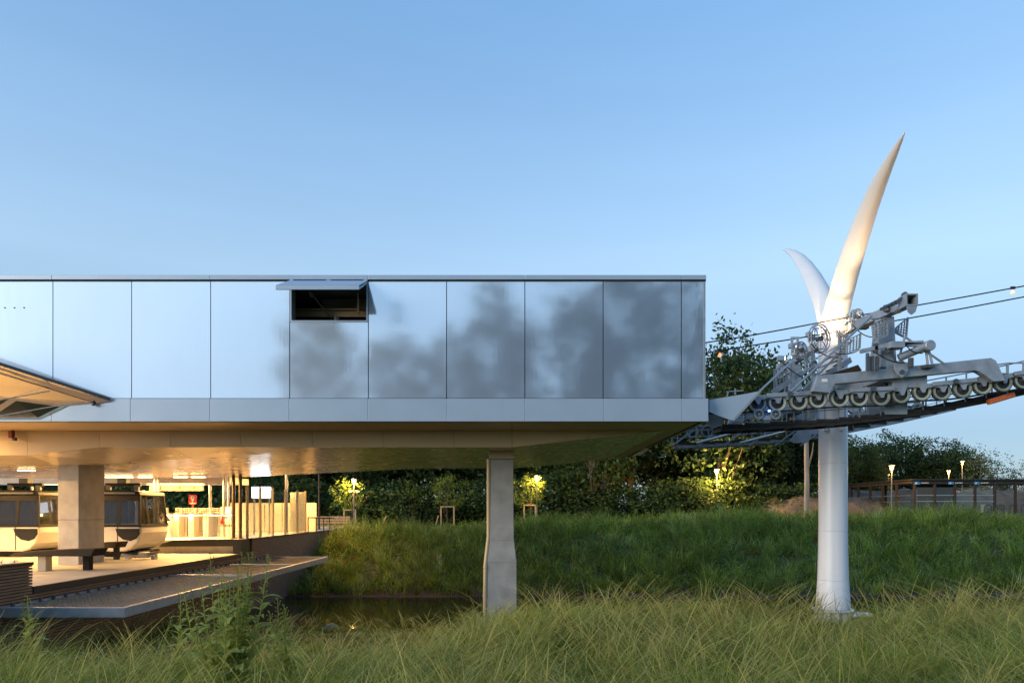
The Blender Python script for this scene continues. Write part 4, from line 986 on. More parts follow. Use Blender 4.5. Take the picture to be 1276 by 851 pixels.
# ================================================================== far side: shelter, lamps, stakes
gz = lambda x, y: float(ground(np.array([x]), np.array([y]))[0])
# bare earth mound behind the shelter
def mound_f(cx, cy, rx, ry, h):
    def f(X, Y):
        r = np.sqrt(((X-cx)/rx)**2 + ((Y-cy)/ry)**2); return ground(X, Y) - .3 + h*(1-smooth(.45, 1.0, r)) + .22*wob(X, Y, 1.3)*(1-smooth(.5,1,r)) + .25*wob(X*2.3, Y*2.1, 1.7)*(1-smooth(.6,1,r)) + .10*wob(X*5.1, Y*4.7, 1.9)*(1-smooth(.6,1,r))
    return f
md = mat('bare_earth', (0.115,0.086,0.058), 0.95, 0, 0.55, 0.9, 1.0, 4)
structure(grid_mesh('earth_mound', np.linspace(20, 75, 90), np.linspace(58, 90, 60), mound_f(48, 76, 26, 15, 3.2), md))
structure(grid_mesh('earth_mound', np.linspace(14, 36, 60), np.linspace(46, 66, 50), mound_f(25, 57, 9, 8, 2.0), md))
pt = grid_mesh('path', np.linspace(30, 75, 40), np.linspace(47.6, 49.4, 4), lambda X, Y: X*0 + 1.30, mat('pale_path', (.42,.41,.38), .85, 0, .12, 3)); structure(pt)

sh = thing('open_shelter', 'long brown open shelter with glazed sides beyond the far bank', 'shelter', (34, 54, 1.2))
SB, SD = 1.25, 50.0; sx0, sx1 = PX(1137,SD), 45.0; ztop = PZ(597, SD)
MB().box(sx0-.3, sx1, SD-.5, 59.5, ztop-.09, ztop).build('roof', M['brown'], sh, bevel=.01)
MB().box(sx0-.25, sx1, SD-.3, SD-.2, ztop-.36, ztop-.15).build('front_beam', M['brown'], sh)
MB().box(sx0-.25, sx0-.15, SD-.19, 59.3, ztop-.32, ztop-.15).build('side_beam', M['brown'], sh)
xs = [PX(p, SD) for p in (1137,1162,1187,1212,1236.5,1262,1287,1312)]
for x in xs: MB().box(x-.07, x+.07, SD-.32, SD-.18, SB-.3, ztop-.10).build('post', M['brown'], sh)
for x in xs[::2]: MB().box(x-.07, x+.07, 58.9, 59.05, SB-.3, ztop-.10).build('post', M['brown'], sh)
for y in (51.7, 53.6, 55.5, 57.4, 59.2): MB().box(sx0-.28, sx0-.12, y-.08, y+.08, SB-.3, ztop-.10).build('post', M['brown'], sh)
for py in (617, 624.5):
    MB().box(xs[0], xs[4], SD-.28, SD-.22, PZ(py,SD)-.03, PZ(py,SD)+.03).build('rail', M['posts'], sh)
    MB().box(sx0-.22, sx0-.18, SD-.1, 59.2, PZ(py,SD)-.03, PZ(py,SD)+.03).build('rail', M['posts'], sh)
for a, b in zip(xs[:4], xs[1:5]): MB().box(a+.12, b-.12, SD-.24, SD-.23, SB+.05, ztop-.6).build('pane', M['glass'], sh)
MB().box(PX(1178,SD), PX(1203,SD), 51.2, 53.4, SB-.2, ztop-.15).build('core', M['cap'], sh)
for px in (1141, 1183, 1215):
    x = PX(px, SD); s = MB().box(x-.28, x+.12, SD-.325, SD-.305, ztop-.38, ztop-.18).build('sign', M['blue'], sh)
    MB().box(x-.20, x-.08, SD-.332, SD-.327, ztop-.34, ztop-.24).box(x+.20, x+.75, SD-.332, SD-.305, ztop-.30, ztop-.25).build('lettering', M['paint'], s)
def hoop(px, d):
    x = PX(px, d); zz = 1.28
    o = MB().tube([(x-.24,d,zz-.3), (x-.24,d,zz+.62), (x-.15,d,zz+.72), (x+.15,d,zz+.72), (x+.24,d,zz+.62), (x+.24,d,zz-.3)], .03, 8).build('bicycle_hoop', M['brown'], at=(x,d,zz)); return o
for i, (px, w_) in enumerate(((1231,'nearest the grey bollard'),(1247,'second from the grey bollard'),(1263,'third from the grey bollard'),(1277,'at the right picture edge'))):
    tag(hoop(px, 48.5), 'brown bicycle hoop before the shelter, ' + w_, 'bicycle hoop', 'bicycle hoops')
x = PX(1225,48.6); bo = thing('service_bollard', 'pale grey service bollard in front of the shelter', 'bollard', (x, 48.6, 1.1))
MB().box(x-.1, x+.1, 48.5, 48.7, 1.0, 1.98).build('body', M['steelb'], bo, bevel=.02); MB().box(x-.11, x+.11, 48.49, 48.71, 1.98, 2.03).build('cap', M['galv'], bo)

def street_lamp(px, ptop, d, label, pw, base=None, second=False):
    x = PX(px, d); zt = PZ(ptop, d); zb = gz(x, d) if base is None else base
    t = thing('street_lamp', label, 'street lamp', (x, d, zb), 'lit street lamps')
    MB().tube([(x,d,zb-.1), (x,d,zt-.55)], [.055,.04], 10).build('pole', M['pole'], t, smooth=40)
    lan = MB().lathe((x,d,zt-.55), [(.04,0),(.09,.06),(.20,.42)], 'z', 4, cap=False).build('lantern_frame', M['pole'], t)
    MB().lathe((x,d,zt-.13), [(.23,0),(.23,.03),(.10,.09),(.03,.12)], 'z', 12).build('lantern_cap', M['pole'], t)
    MB().lathe((x,d,zt-.42), [(.04,0),(.10,.06),(.12,.16),(.09,.26)], 'z', 12).build('bulb', M['lamp'], t)
    lan.hide_render = False
    if second:
        MB().bar((x-.3,d,zt-.95), (x+.3,d,zt-.95), .06, .05).build('arm', M['pole'], t)
        for s in (-1, 1): MB().box(x+s*.26-.09, x+s*.26+.09, d-.09, d+.09, zt-1.03, zt-.98).build('spot_head', M['lamp'], t)
    lamp_light('lamp_glow', (x, d-.35, zt-.35), pw*3.2, WARM2, .12, t)
street_lamp(441, 595, 50, 'lit street lamp beside the long timber bench', 330, second=True)
street_lamp(669, 591, 50.5, 'lit street lamp right of the flared concrete column', 330)
street_lamp(893, 583, 54, 'lit street lamp against the dark wood left of the white tower', 800)
street_lamp(1111, 578, 49.3, 'lit street lamp in front of the shelter', 160, 1.2)
street_lamp(1182, 585, 78, 'lit street lamp behind the shelter roof, left of the tall pole lamp', 300, 1.5)
street_lamp(1199, 573, 80, 'tallest lit lamp behind the shelter roof', 300, 1.5)
street_lamp(1107, 589, 86, 'faint small lit lamp deep behind the shelter', 120, 1.5)
street_lamp(763, 612, 66, 'faint small lit lamp deep among the tree trunks', 60)

# ================================================================== vegetation generators (numpy)
def mesh_np(name, V, F, col, m, smooth_=False):
    me = bpy.data.meshes.new(name); nv, nf = len(V), len(F)
    k = F.shape[1]
    me.vertices.add(nv); me.vertices.foreach_set('co', V.astype(np.float32).ravel())
    me.loops.add(nf*k); me.polygons.add(nf)
    me.loops.foreach_set('vertex_index', F.astype(np.int32).ravel())
    me.polygons.foreach_set('loop_start', np.arange(0, nf*k, k, dtype=np.int32))
    me.polygons.foreach_set('loop_total', np.full(nf, k, dtype=np.int32))
    a = me.color_attributes.new('col', 'FLOAT_COLOR', 'POINT')
    c4 = np.ones((nv,4), np.float32); c4[:,:3] = col; a.data.foreach_set('color', c4.ravel())
    me.update(calc_edges=True); me.validate()
    if smooth_: me.polygons.foreach_set('use_smooth', np.ones(nf, bool))
    me.materials.append(m); return me
def blades(rng, bx, by, bz, h, width, lean, ldir, curl, col, seg=4, head=None, tipcol=None):
    """arching ribbons; every array has one entry per blade"""
    n = len(bx); t = np.linspace(0, 1, seg+1)[None,:]
    dx, dy = np.cos(ldir)[:,None], np.sin(ldir)[:,None]
    hor = h[:,None]*(lean[:,None]*t + curl[:,None]*t**2.4)
    ver = h[:,None]*(t - .38*curl[:,None]*t**3.0)
    X = bx[:,None] + dx*hor; Y = by[:,None] + dy*hor; Z = bz[:,None] + ver
    w = width[:,None]*(1 - t)**.6*np.ones((n,1)) if head is None else width[:,None]*head[None,:]
    w = np.maximum(w, width[:,None]*.12)
    fa = rng.uniform(-.9, .9, n); wx, wy = np.cos(fa)[:,None], np.sin(fa)[:,None]*.6
    A = np.stack([X-wx*w, Y-wy*w, Z], -1); B = np.stack([X+wx*w, Y+wy*w, Z], -1)
    V = np.stack([A, B], 2).reshape(-1, 3)
    s2 = 2*(seg+1); base = (np.arange(n)*s2)[:,None]; j = np.arange(seg)[None,:]*2
    F = np.stack([base+j, base+j+1, base+j+3, base+j+2], -1).reshape(-1, 4)
    if tipcol is None: C = np.repeat(col, s2, 0)
    else:
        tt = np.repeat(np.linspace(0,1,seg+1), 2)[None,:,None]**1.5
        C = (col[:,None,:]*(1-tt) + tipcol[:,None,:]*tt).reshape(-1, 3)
    return V, F, C
def merge(parts):
    V, F, C, o = [], [], [], 0
    for v, f, c in parts: V.append(v); F.append(f+o); C.append(c); o += len(v)
    return np.concatenate(V), np.concatenate(F), np.concatenate(C)
rng = np.random.default_rng(5)
def patch(x, y, s=1.0): return .5 + .5*wob(x*s+3.1, y*s-1.7, .55)

# ---- foreground meadow grass on the near bank: tussocks with thinner grass between
def okxy(x, y): return ~((x < EX+.35) & (y > 8.0)) & ~((np.abs(x-PX(625,20.2)) < .42) & (y > 20.0)) & ~((x < -6.9) & (y > 12.3) & (rng.random(len(x)) < .75)) & ~((x-TX)**2 + (y-TD)**2 < .5)
def wedge(y0, y1, n):
    y = rng.uniform(y0, y1, n*3); x = rng.uniform(-1, 1, n*3)*(.80*y1+1.3); k = np.abs(x) < .80*y+1.3
    return x[k][:n], y[k][:n]
def hfac(x, y):                     # low where the water shows, tall to the right
    return 1 - .76*smooth(-9.5,-7,x)*(1-smooth(-2.2,.2,x))*smooth(7,13,y) + .22*smooth(3,9,x)*smooth(9,14,y) - .72*np.exp(-((x/y-.475)/.055)**2)*smooth(9,15,y)
def near_band(y0, y1, dens, tdens, hmin, hmax, wid, seg):
    area = .5*(y1-y0)*((1.6*y0+2.6)+(1.6*y1+2.6)); nt_ = int(area*tdens)
    cx, cy = wedge(y0, y1, nt_); nt_ = len(cx)
    th = rng.uniform(.55, 1.0, nt_)*(.62+.62*patch(cx, cy)); tr = rng.uniform(.06,.22,nt_); tw_ = rng.normal(.2,.8,nt_); tb = rng.lognormal(-.05,.32,nt_); tg = rng.random(nt_); ts = rng.random(nt_)
    n = int(area*dens); i = rng.integers(nt_, size=n); loose = rng.random(n) < .14
    lx, ly = wedge(y0, y1, n); m = min(len(lx), n); i = i[:m]; loose = loose[:m]; n = m
    an = rng.uniform(0, 6.28, n); rr = np.sqrt(rng.random(n))*tr[i]
    x = np.where(loose, lx[:n], cx[i]+rr*np.cos(an)); y = np.where(loose, ly[:n], cy[i]+rr*np.sin(an))
    k = okxy(x, y); x, y, i, loose, an, rr = x[k], y[k], i[k], loose[k], an[k], rr[k]; n = len(x); z = ground(x, y)
    h = rng.uniform(hmin, hmax, n)*np.where(loose, .6, th[i]*1.12)*hfac(x, y)
    ld = np.where(loose | (rng.random(n) < .2), rng.uniform(0, 6.28, n), an + .4*np.sin(tw_[i]-an))
    lean = rng.uniform(.0, .16, n) + 1.3*rr*(~loose); curl = rng.uniform(.15, 1.35, n)
    g = (.5*rng.random(n)+.5*tg[i])[:,None]; s_ = ts[i][:,None]
    col = np.array([.038,.068,.012])*(1-g) + np.array([.15,.185,.028])*g
    col = np.where(s_ > .62, col*.55 + np.array([.13,.18,.07])*.45, col)           # bluish tussocks
    col = np.where(s_ < .16, col*.45 + np.array([.30,.24,.09])*.55, col)           # straw tussocks
    big = patch(x*.9+5, y*1.4-3)[:,None]; col = col*(.6+.7*big)*(tb[i]*rng.lognormal(-.12,.58,n))[:,None]
    dry = (rng.random(n) < .10)[:,None]; col = np.where(dry, np.array([.38,.31,.14])*(.7+.6*g), col)
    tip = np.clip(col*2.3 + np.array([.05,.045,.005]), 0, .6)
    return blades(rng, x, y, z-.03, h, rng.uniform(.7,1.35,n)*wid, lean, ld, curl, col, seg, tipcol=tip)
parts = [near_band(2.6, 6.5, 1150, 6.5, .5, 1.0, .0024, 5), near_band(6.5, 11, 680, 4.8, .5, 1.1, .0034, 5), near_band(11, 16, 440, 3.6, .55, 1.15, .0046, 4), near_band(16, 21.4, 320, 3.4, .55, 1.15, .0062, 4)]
# seed-head stems, several to a clump, arching the same way
def stems(y0, y1, ncl, hmin, hmax, wid):
    cx, cy = wedge(y0, y1, ncl); p = patch(cx*1.3, cy*1.1); k = rng.random(len(cx)) < .25+.75*p; cx, cy = cx[k], cy[k]; m = len(cx)
    cd = np.where(rng.random(m) < .45, rng.normal(.15, .5, m), np.where(rng.random(m) < .6, rng.normal(3.1, .6, m), rng.uniform(0, 6.28, m))); chh = rng.uniform(.75, 1.15, m); ccu = rng.uniform(.15, 1.2, m)
    i = np.repeat(np.arange(m), rng.integers(2, 11, m)); n = len(i)
    x = cx[i]+rng.normal(0,.10,n); y = cy[i]+rng.normal(0,.10,n); k = okxy(x, y); x, y, i = x[k], y[k], i[k]; n = len(x)
    h = rng.uniform(hmin, hmax, n)*chh[i]*hfac(x, y)**.6; g = rng.random((n,1))
    col = np.array([.14,.17,.035])*(1-g) + np.array([.26,.24,.07])*g; tip = np.array([.52,.45,.19])*(.65+.5*g)
    hd = np.array([.55,.5,.5,.5,.55,1.4,1.9,1.7,1.0,.3])
    return blades(rng, x, y, ground(x, y)-.03, h, wid*rng.uniform(.8,1.2,n), rng.uniform(.02,.25,n), cd[i]+rng.normal(0,.35,n), ccu[i]*rng.uniform(.6,1.2,n), col, 9, head=hd, tipcol=tip)
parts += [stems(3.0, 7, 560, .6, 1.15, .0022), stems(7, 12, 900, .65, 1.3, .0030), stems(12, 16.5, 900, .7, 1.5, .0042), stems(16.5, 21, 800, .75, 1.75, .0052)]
V, F, C = merge(parts)
me = mesh_np('tall_grass', V, F, C, M['grass']); o = bpy.data.objects.new('tall_grass', me); COL.objects.link(o)
o['kind'] = 'stuff'; o['label'] = 'tall unmown grass with seed heads covering the near bank'
print('near grass faces', len(F))

# ---- far bank: rough herbs and grass
def bank(n, ncl, y0, y1, x0, x1, hmin, hmax, wid):
    cx, cy = rng.uniform(x0, x1, ncl), rng.uniform(y0, y1, ncl)
    p = patch(cx*1.5, cy*1.9); ch = rng.lognormal(-.12, .38, ncl)*(.55+.7*p); cr = rng.uniform(.08, .38, ncl); cb = rng.lognormal(0, .38, ncl); cg = rng.random(ncl); cd = rng.uniform(0, 6.28, ncl)
    i = rng.integers(ncl, size=n); an = rng.uniform(0, 6.28, n); rr = np.sqrt(rng.random(n))*cr[i]
    x = cx[i]+rr*np.cos(an); y = cy[i]+rr*np.sin(an); z = ground(x, y)
    ok = (z > WATER+.04) & ~((x < EX+.15) & (y < 47.3)) & ~((x > 27) & (y > 47.3) & (y < 60)); x, y, z, i, an, rr = x[ok], y[ok], z[ok], i[ok], an[ok], rr[ok]; n = len(x)
    h = np.clip(rng.uniform(hmin, hmax, n)*ch[i], .12, 1.5); g = (.4*rng.random(n)+.6*cg[i])[:,None]
    col = np.array([.065,.125,.028])*(1-g) + np.array([.24,.31,.070])*g
    col = np.where((cg[i] > .7)[:,None], col*.5 + np.array([.16,.20,.11])*.5, col)
    col = np.where((rng.random(n) < .05)[:,None], np.array([.36,.31,.11]), col)*(cb[i]*rng.lognormal(0,.25,n))[:,None]
    return blades(rng, x, y, z-.04, h, wid*rng.uniform(.6,1.4,n), rng.uniform(0,.2,n)+.5*rr, np.where(rng.random(n) < .5, an, cd[i]), rng.uniform(0,1.0,n), np.clip(col,0,.6), 3, tipcol=np.clip(col*1.5,0,.6))
parts = [bank(86000, 2600, 29.4, 39.5, -10, 34, .40, 1.0, .012), bank(9000, 520, 36.0, 39.5, -10, 36, .7, 1.25, .012), bank(16000, 900, 39.5, 47, -10, 42, .3, .7, .018), bank(16000, 1400, 47, 62, -44, 50, .25, .7, .028)]
# broad-leaf herb clumps: bunches of leaflets
def herb(n_c, y0, y1, x0, x1, per, size):
    cx = rng.uniform(x0, x1, n_c); cy = rng.uniform(y0, y1, n_c); cz = ground(cx, cy)
    ok = (cz > WATER+.08) & ~((cx < EX+.4) & (cy < 47.3)) & ~((cx > 27) & (cy > 47.3) & (cy < 60)); cx, cy, cz = cx[ok], cy[ok], cz[ok]; n_c = len(cx)
    hh = rng.uniform(.25, 1.0, n_c)*(.45+.85*patch(cx*1.5, cy*1.9)); cc = rng.random((n_c,1))
    ccol = np.array([.055,.105,.024])*(1-cc) + np.array([.21,.275,.075])*cc
    i = np.repeat(np.arange(n_c), per); n = len(i)
    r = rng.normal(0, .17, (n,2)); t = rng.random(n)
    pos = np.stack([cx[i]+r[:,0]*(1.2-.5*t), cy[i]+r[:,1]*(1.2-.5*t), cz[i]+hh[i]*t], 1)
    return leafquads(pos, rng.uniform(.6,1.3,n)*size, ccol[i]*rng.uniform(.75,1.3,(n,1)))
def leafquads(pos, size, col, up=.35):
    n = len(pos); d = rng.normal(0, 1, (n,3)); d /= np.linalg.norm(d, axis=1)[:,None]
    e = rng.normal(0, 1, (n,3)); e[:,2] += up; e -= d*(e*d).sum(1)[:,None]; e /= np.linalg.norm(e, axis=1)[:,None]
    s = size[:,None]
    V = np.stack([pos-d*s, pos+e*s*.5, pos+d*s, pos-e*s*.5], 1).reshape(-1,3)
    F = np.arange(n*4).reshape(n,4); return V, F, np.repeat(col, 4, 0)
parts.append(herb(2600, 29.4, 39.8, -10, 34, 24, .060)); parts.append(herb(1500, 39.5, 60, -30, 45, 16, .09))
V, F, C = merge(parts)
me = mesh_np('bank_meadow', V, F, C, M['grass']); o = bpy.data.objects.new('bank_meadow', me); COL.objects.link(o)
o['kind'] = 'stuff'; o['label'] = 'dense green herbs and grass on the far bank'
# poppies
npp = 46; cl_x = np.concatenate([rng.normal(-8.2, .8, 14), rng.uniform(-9, 26, npp-14)]); cl_y = np.concatenate([rng.normal(33.5, 1.0, 14), rng.uniform(31.5, 37.5, npp-14)])
pz_ = ground(cl_x, cl_y) + .48
i = np.repeat(np.arange(npp), 7); pos = np.stack([cl_x[i], cl_y[i], pz_[i]], 1) + rng.normal(0, .025, (len(i),3))
V, F, C = leafquads(pos, np.full(len(i), .045), np.tile(np.array([.55,.03,.02]), (len(i),1)))
sv = blades(rng, cl_x, cl_y, pz_-.5, np.full(npp,.5), np.full(npp,.006), np.zeros(npp), np.zeros(npp), np.zeros(npp), np.tile(np.array([.06,.1,.03]), (npp,1)), 2)
V, F, C = merge([(V, F, C), sv])
me = mesh_np('poppies', V, F, C, M['grass']); o = bpy.data.objects.new('poppies', me); COL.objects.link(o); o['kind'] = 'stuff'; o['label'] = 'scattered red poppies on the far bank'

# ---- trees
def crown_mesh(name, seed, rx, rz, zc, n_cl, per, leaf, spread, cols, gap=.0, low=False):
    global rng
    old = rng; rng = np.random.default_rng(seed)
    n = n_cl*4
    d = rng.normal(0, 1, (n,3)); d /= np.linalg.norm(d, axis=1)[:,None]
    rad_ = rng.uniform(.35, 1, n)**.45
    lob = 1 + .22*np.sin(3*np.arctan2(d[:,1], d[:,0]) + seed) + .16*np.sin(5*d[:,2]*2 + 2*np.arctan2(d[:,1], d[:,0]) + seed*1.7)
    c = d*(rad_*lob)[:,None]*np.array([rx, rx, rz])
    if not low: c = c[c[:,2] > -rz*.85]
    c = c[:n_cl]; c[:,2] += zc
    if gap: c = c[rng.random(len(c)) > gap]
    # drop clumps in a few pockets so sky shows through
    for _ in range(5):
        k = c[rng.integers(len(c))]; c = c[np.linalg.norm(c - k, axis=1) > rx*.20]
    m = len(c); i = np.repeat(np.arange(m), per); N = len(i)
    pos = c[i] + rng.normal(0, 1, (N,3))*spread*np.array([1,1,.7])
    g = rng.random((m,1)); cc = np.array(cols[0])*(1-g) + np.array(cols[1])*g
    V, F, C = leafquads(pos, rng.uniform(.6,1.35,N)*leaf, cc[i]*rng.uniform(.7,1.35,(N,1)))
    me = mesh_np(name, V, F, C, M['leaf']); rng = old; return me, c
def trunk_mesh(name, seed, H, r0, centers, zc, m, nl=9, fork=.45):
    rd = random.Random(seed); b = MB()
    top = Vector((rd.uniform(-.3,.3), rd.uniform(-.3,.3), H))
    pts = [Vector((0,0,-.3)), Vector((rd.uniform(-.05,.05),0,H*.12)), Vector((rd.uniform(-.15,.15), rd.uniform(-.15,.15), H*.4)), Vector((rd.uniform(-.25,.25), rd.uniform(-.25,.25), H*.7)), top]
    b.tube(pts, [r0*1.35, r0, r0*.8, r0*.5, r0*.15], 9)
    idx = list(range(len(centers))); rd.shuffle(idx)
    for k in idx[:nl]:
        e = Vector(centers[k]); t = max(.2, min(.85, (e.z/H)*rd.uniform(.45,.7))); j = min(3, int(t*4)); s = pts[j].lerp(pts[j+1], min(1, t*4-j))
        mid = s.lerp(e, .5) + Vector((0,0,-.08*(e-s).length)); b.tube([s, mid, e], [r0*.38, r0*.24, r0*.06], 6)
    me = b.mesh(name, 50); me.materials.append(m); return me
DK = ((.018,.040,.014), (.055,.095,.030)); MDg = ((.028,.058,.016), (.080,.125,.035)); LT = ((.07,.12,.02), (.17,.23,.04)); PL = ((.05,.08,.04), (.11,.14,.07))
KINDS_ = []
for k, (sd, rx, rz, H, ncl, per, cols) in enumerate(((11,4.2,5.6,13.5,330,30,DK), (23,4.6,5.0,12.5,330,30,DK), (37,3.7,6.2,15.0,300,30,MDg), (52,4.0,4.8,12.0,280,28,MDg))):
    zc = H - rz*.95
    cm, ctr = crown_mesh('crown', sd, rx, rz, zc, ncl, per, .19, .50, cols)
    tm_ = trunk_mesh('trunk', sd, H*.88, .24, ctr, zc, M['bark'], 10)
    KINDS_.append((tm_, cm, H))
cm, ctr = crown_mesh('crown', 71, 2.2, 1.7, 1.35, 150, 26, .13, .30, MDg, low=True); SHRUB = (trunk_mesh('trunk', 71, 1.8, .07, ctr, 1, M['bark'], 10), cm, 3.0)
cm, ctr = crown_mesh('crown', 83, 1.35, 1.3, 2.7, 105, 17, .085, .16, LT, gap=.2); SAP = (trunk_mesh('trunk', 83, 3.6, .04, ctr, 2.7, M['bark'], 9), cm, 3.9)
cm, ctr = crown_mesh('crown', 97, 1.3, 2.3, 3.6, 90, 14, .10, .22, PL, gap=.25); LOOSE = (trunk_mesh('trunk', 97, 5.4, .06, ctr, 3.4, M['bark'], 12), cm, 5.8)
AIRY = []
for sd, rx, rz, H in ((131,4.4,5.4,13.0), (149,3.6,5.8,14.0), (167,4.8,4.6,12.0)):
    cm, ctr = crown_mesh('crown', sd, rx, rz, H-rz*.95, 280, 25, .20, .44, DK, gap=.22); AIRY.append((trunk_mesh('trunk', sd, H*.88, .22, ctr, 0, M['bark'], 12), cm, H))
def plant(name, kind, x, y, h, label, cat='tree', group=None, wide=1.0, rot=None, z=None):
    tm_, cm, H = kind; z = gz(x, y) if z is None else z
    t = thing(name, label, cat, (x, y, z), group); s = h/H
    r_ = random.uniform(0, 6.28) if rot is None else rot
    for nm, me in (('trunk', tm_), ('crown', cm)): link_copy(nm, me, t, (0,0,0), (0,0,r_), (s*wide, s*wide, s))
    return t
WG = 'trees of the dense wood behind the far bank'; WL = 'dark leafy tree massed in the dense wood behind the far bank'
rw = random.Random(3)
px = -30
while px < 990:                 # main row of the wood
    d = 62 + rw.uniform(-2, 6); h = 13 + rw.uniform(-1.5, 2)
    if px > 820: h = 11.5
    plant('woodland_tree', KINDS_[rw.randrange(4)], PX(px, d), d, h, WL, 'tree', WG, 1.1); px += rw.uniform(44, 58)
px = -60
while px < 1010:                # second row fills the gaps
    d = 74 + rw.uniform(-2, 6); h = 14 + rw.uniform(-1.5, 1.5)
    if px > 800: h = 12
    plant('woodland_tree', KINDS_[rw.randrange(4)], PX(px, d), d, h, WL, 'tree', WG, 1.2); px += rw.uniform(52, 70)
px = 0
while px < 985:                 # undergrowth along the wood
    d = 57 + rw.uniform(-1.5, 2); plant('woodland_shrub', SHRUB, PX(px, d), d, rw.uniform(2.6, 4.4), 'dark green shrub in the undergrowth along the wood edge', 'shrub', 'undergrowth shrubs along the wood edge', 1.2); px += rw.uniform(28, 44)
def at_px(px, ptop, d): x = PX(px, d); return x, PZ(ptop, d) - gz(x, d)
for px, pt_, d, k, wd, lab in ((897,428,57,0,1.0,'dense tree rising beside the right end of the metal building'), (930,462,64,1,.9,'tree behind the two cables left of the tower'), (975,455,66,3,.8,'loose crowned tree showing behind the tower machinery'), (740,470,57,3,.9,'tree with pale twin trunks at the wood edge under the building end')):
    x, h = at_px(px, pt_, d); plant('edge_tree', KINDS_[k], x, d, h, lab, 'tree', None, wd)
x, h = at_px(868, 598, 56.5); plant('lit_shrub', SHRUB, x, 55.6, 3.4, 'shrub lit yellow by the street lamp left of the tower', 'shrub', None, 1.0)
x = PX(897, 56.5); plant('lit_shrub', SHRUB, x, 56.2, 4.2, 'tall shrub directly behind the lamp left of the tower', 'shrub', None, .6)
far = [(960,520,80,1,1.2),(1000,540,82,0,1.2),(1030,545,84,3,1.2),(1060,552,86,1,1.0),(1070,556,92,1,1.0),(1105,546,95,0,1.2),(1132,548,97,3,1.0),(1172,555,96,1,1.0),(1192,557,94,0,1.0),(1085,575,84,3,.9),(1150,575,100,2,1.2),(1212,568,98,2,1.1),(1052,560,88,2,1.0),(1245,600,120,0,1.1),(1300,598,120,1,1.1)]
ORD = 'first second third fourth fifth sixth seventh eighth ninth tenth eleventh twelfth thirteenth fourteenth fifteenth'.split()
for q_, (px, pt_, d, k, wd) in enumerate(sorted(far)):
    x, h = at_px(px, pt_, d); plant('background_tree', KINDS_[k], x, d, h, 'dark tree in the row behind the tower and shelter, %s from the left' % ORD[q_], 'tree', 'trees behind the shelter', wd)
for px, pt_, d, w_ in ((1222,562,84,'tallest, next to the dark trees'),(1243,567,86,'second from the dark trees'),(1262,578,88,'third from the dark trees'),(1276,580,88,'at the right picture edge')):
    x, h = at_px(px, pt_, d); plant('loose_young_tree', LOOSE, x, d, h, 'spindly young tree against the sky behind the shelter, ' + w_, 'tree', 'spindly young trees', .9)
# staked saplings with timber frames
def stake(px, y0, y1, w_, d, label):
    x = PX(px, d); hw = w_*d/FPX/2; zt, zb = PZ(y0, d), gz(x, d)-.05
    t = thing('timber_tree_frame', label, 'tree stake', (x, d, zb), 'timber frames round the saplings')
    for s in (-1, 1): MB().box(x+s*hw-.05, x+s*hw+.05, d-.35, d-.25, zb, zt).build('post', M['woodl'], t)
    MB().box(x-hw-.05, x+hw+.05, d-.355, d-.245, zt+.002, zt+.10).build('crossbar', M['woodl'], t)
for px, pt_, y0, w_, d, lab in ((437,594,636,14,50.9,'beside the long timber bench'), (512,606,632,11,55,'farthest back between the columns, under the ceiling'), (558,590,632,16,51.5,'left of the flared concrete column'), (660,590,630,14,51.2,'right of the flared concrete column')):
    x, h = at_px(px, pt_, d); plant('staked_sapling', SAP, x, d, h, 'young staked tree ' + lab, 'tree', 'staked saplings', .9)
    stake(px, y0, 0, w_, d, 'timber stake frame of the young tree ' + lab)
for i, (px, lean_, lab) in enumerate(((417,.5,'left of the lamp by the bench'),(476,.6,'right of the lamp by the bench'),(543,.4,'left of the third stake frame'),(453,0,'short and upright beside the bench lamp'))):
    x = PX(px, 51); zb = gz(x, 51); o = MB().bar((x-lean_*.5, 51, zb-.1), (x+lean_*.5, 51, zb+(1.25 if lean_ else .9)), .07, .07, (0,1,0)).build('timber_stake', M['woodl'], at=(x, 51, zb)); tag(o, 'single timber stake, ' + lab, 'stake')
pl_ = thing('bare_pole', 'bare pale pole in front of the wood left of the tower', 'pole', P(1005,614,52))
x = PX(1005,50); zb = gz(x, 50)
MB().tube([(x,50,zb-.2), (x+.02,50,4), (x-.02,50,PZ(540,50))], [.19,.17,.15], 10).build('trunk', M['barkp'], pl_, smooth=50)
MB().tube([(x,50,4.3), (x+.5,50.2,5.8), (x+.6,50.2,6.6)], [.07,.05,.02], 6).build('branch', M['barkp'], pl_, smooth=50)
x = PX(754,58.5); tt = thing('twin_trunk', 'pale twin tree trunks at the wood edge below the building end', 'tree trunk', (x, 58.5, gz(x,58.5)))
MB().tube([(x-.15,58.5,gz(x,58.5)-.2), (x,58.5,3), (x+.25,58.6,7)], [.28,.23,.2], 9).tube([(x-.8,58.5,gz(x,58.5)-.2), (x-.5,58.5,2.4), (x-.1,58.6,4.6)], [.2,.17,.1], 8).build('bole', M['barkp'], tt, smooth=50)
# trees behind the camera that mirror in the metal facade
RG = 'trees mirrored in the metal facade'
for px, pt_, tback, k, wd, lab in ((398,385,15,1,.62,'tree mirrored below the open hatch, at the left end of the reflection'), (492,428,22,2,.72,'low tree mirrored in the panel right of the hatch'), (560,425,20,0,.62,'tree mirrored in the middle panels, below the roofline'), (618,378,16,1,.66,'tall narrow tree mirrored above the flared column'), (705,384,18,2,.74,'broad tree mirrored in the eighth panel'), (795,338,15,0,.90,'tallest tree mirrored in the last wide panel'), (890,392,17,1,.8,'tree mirrored at the right end of the facade')):
    dv = 34 + tback; x = PX(px, dv); h = (PZ(pt_, dv) - gz(x, -tback))*1.05
    plant('mirrored_tree', AIRY[k], x, -tback, h, lab, 'tree', RG, wd)

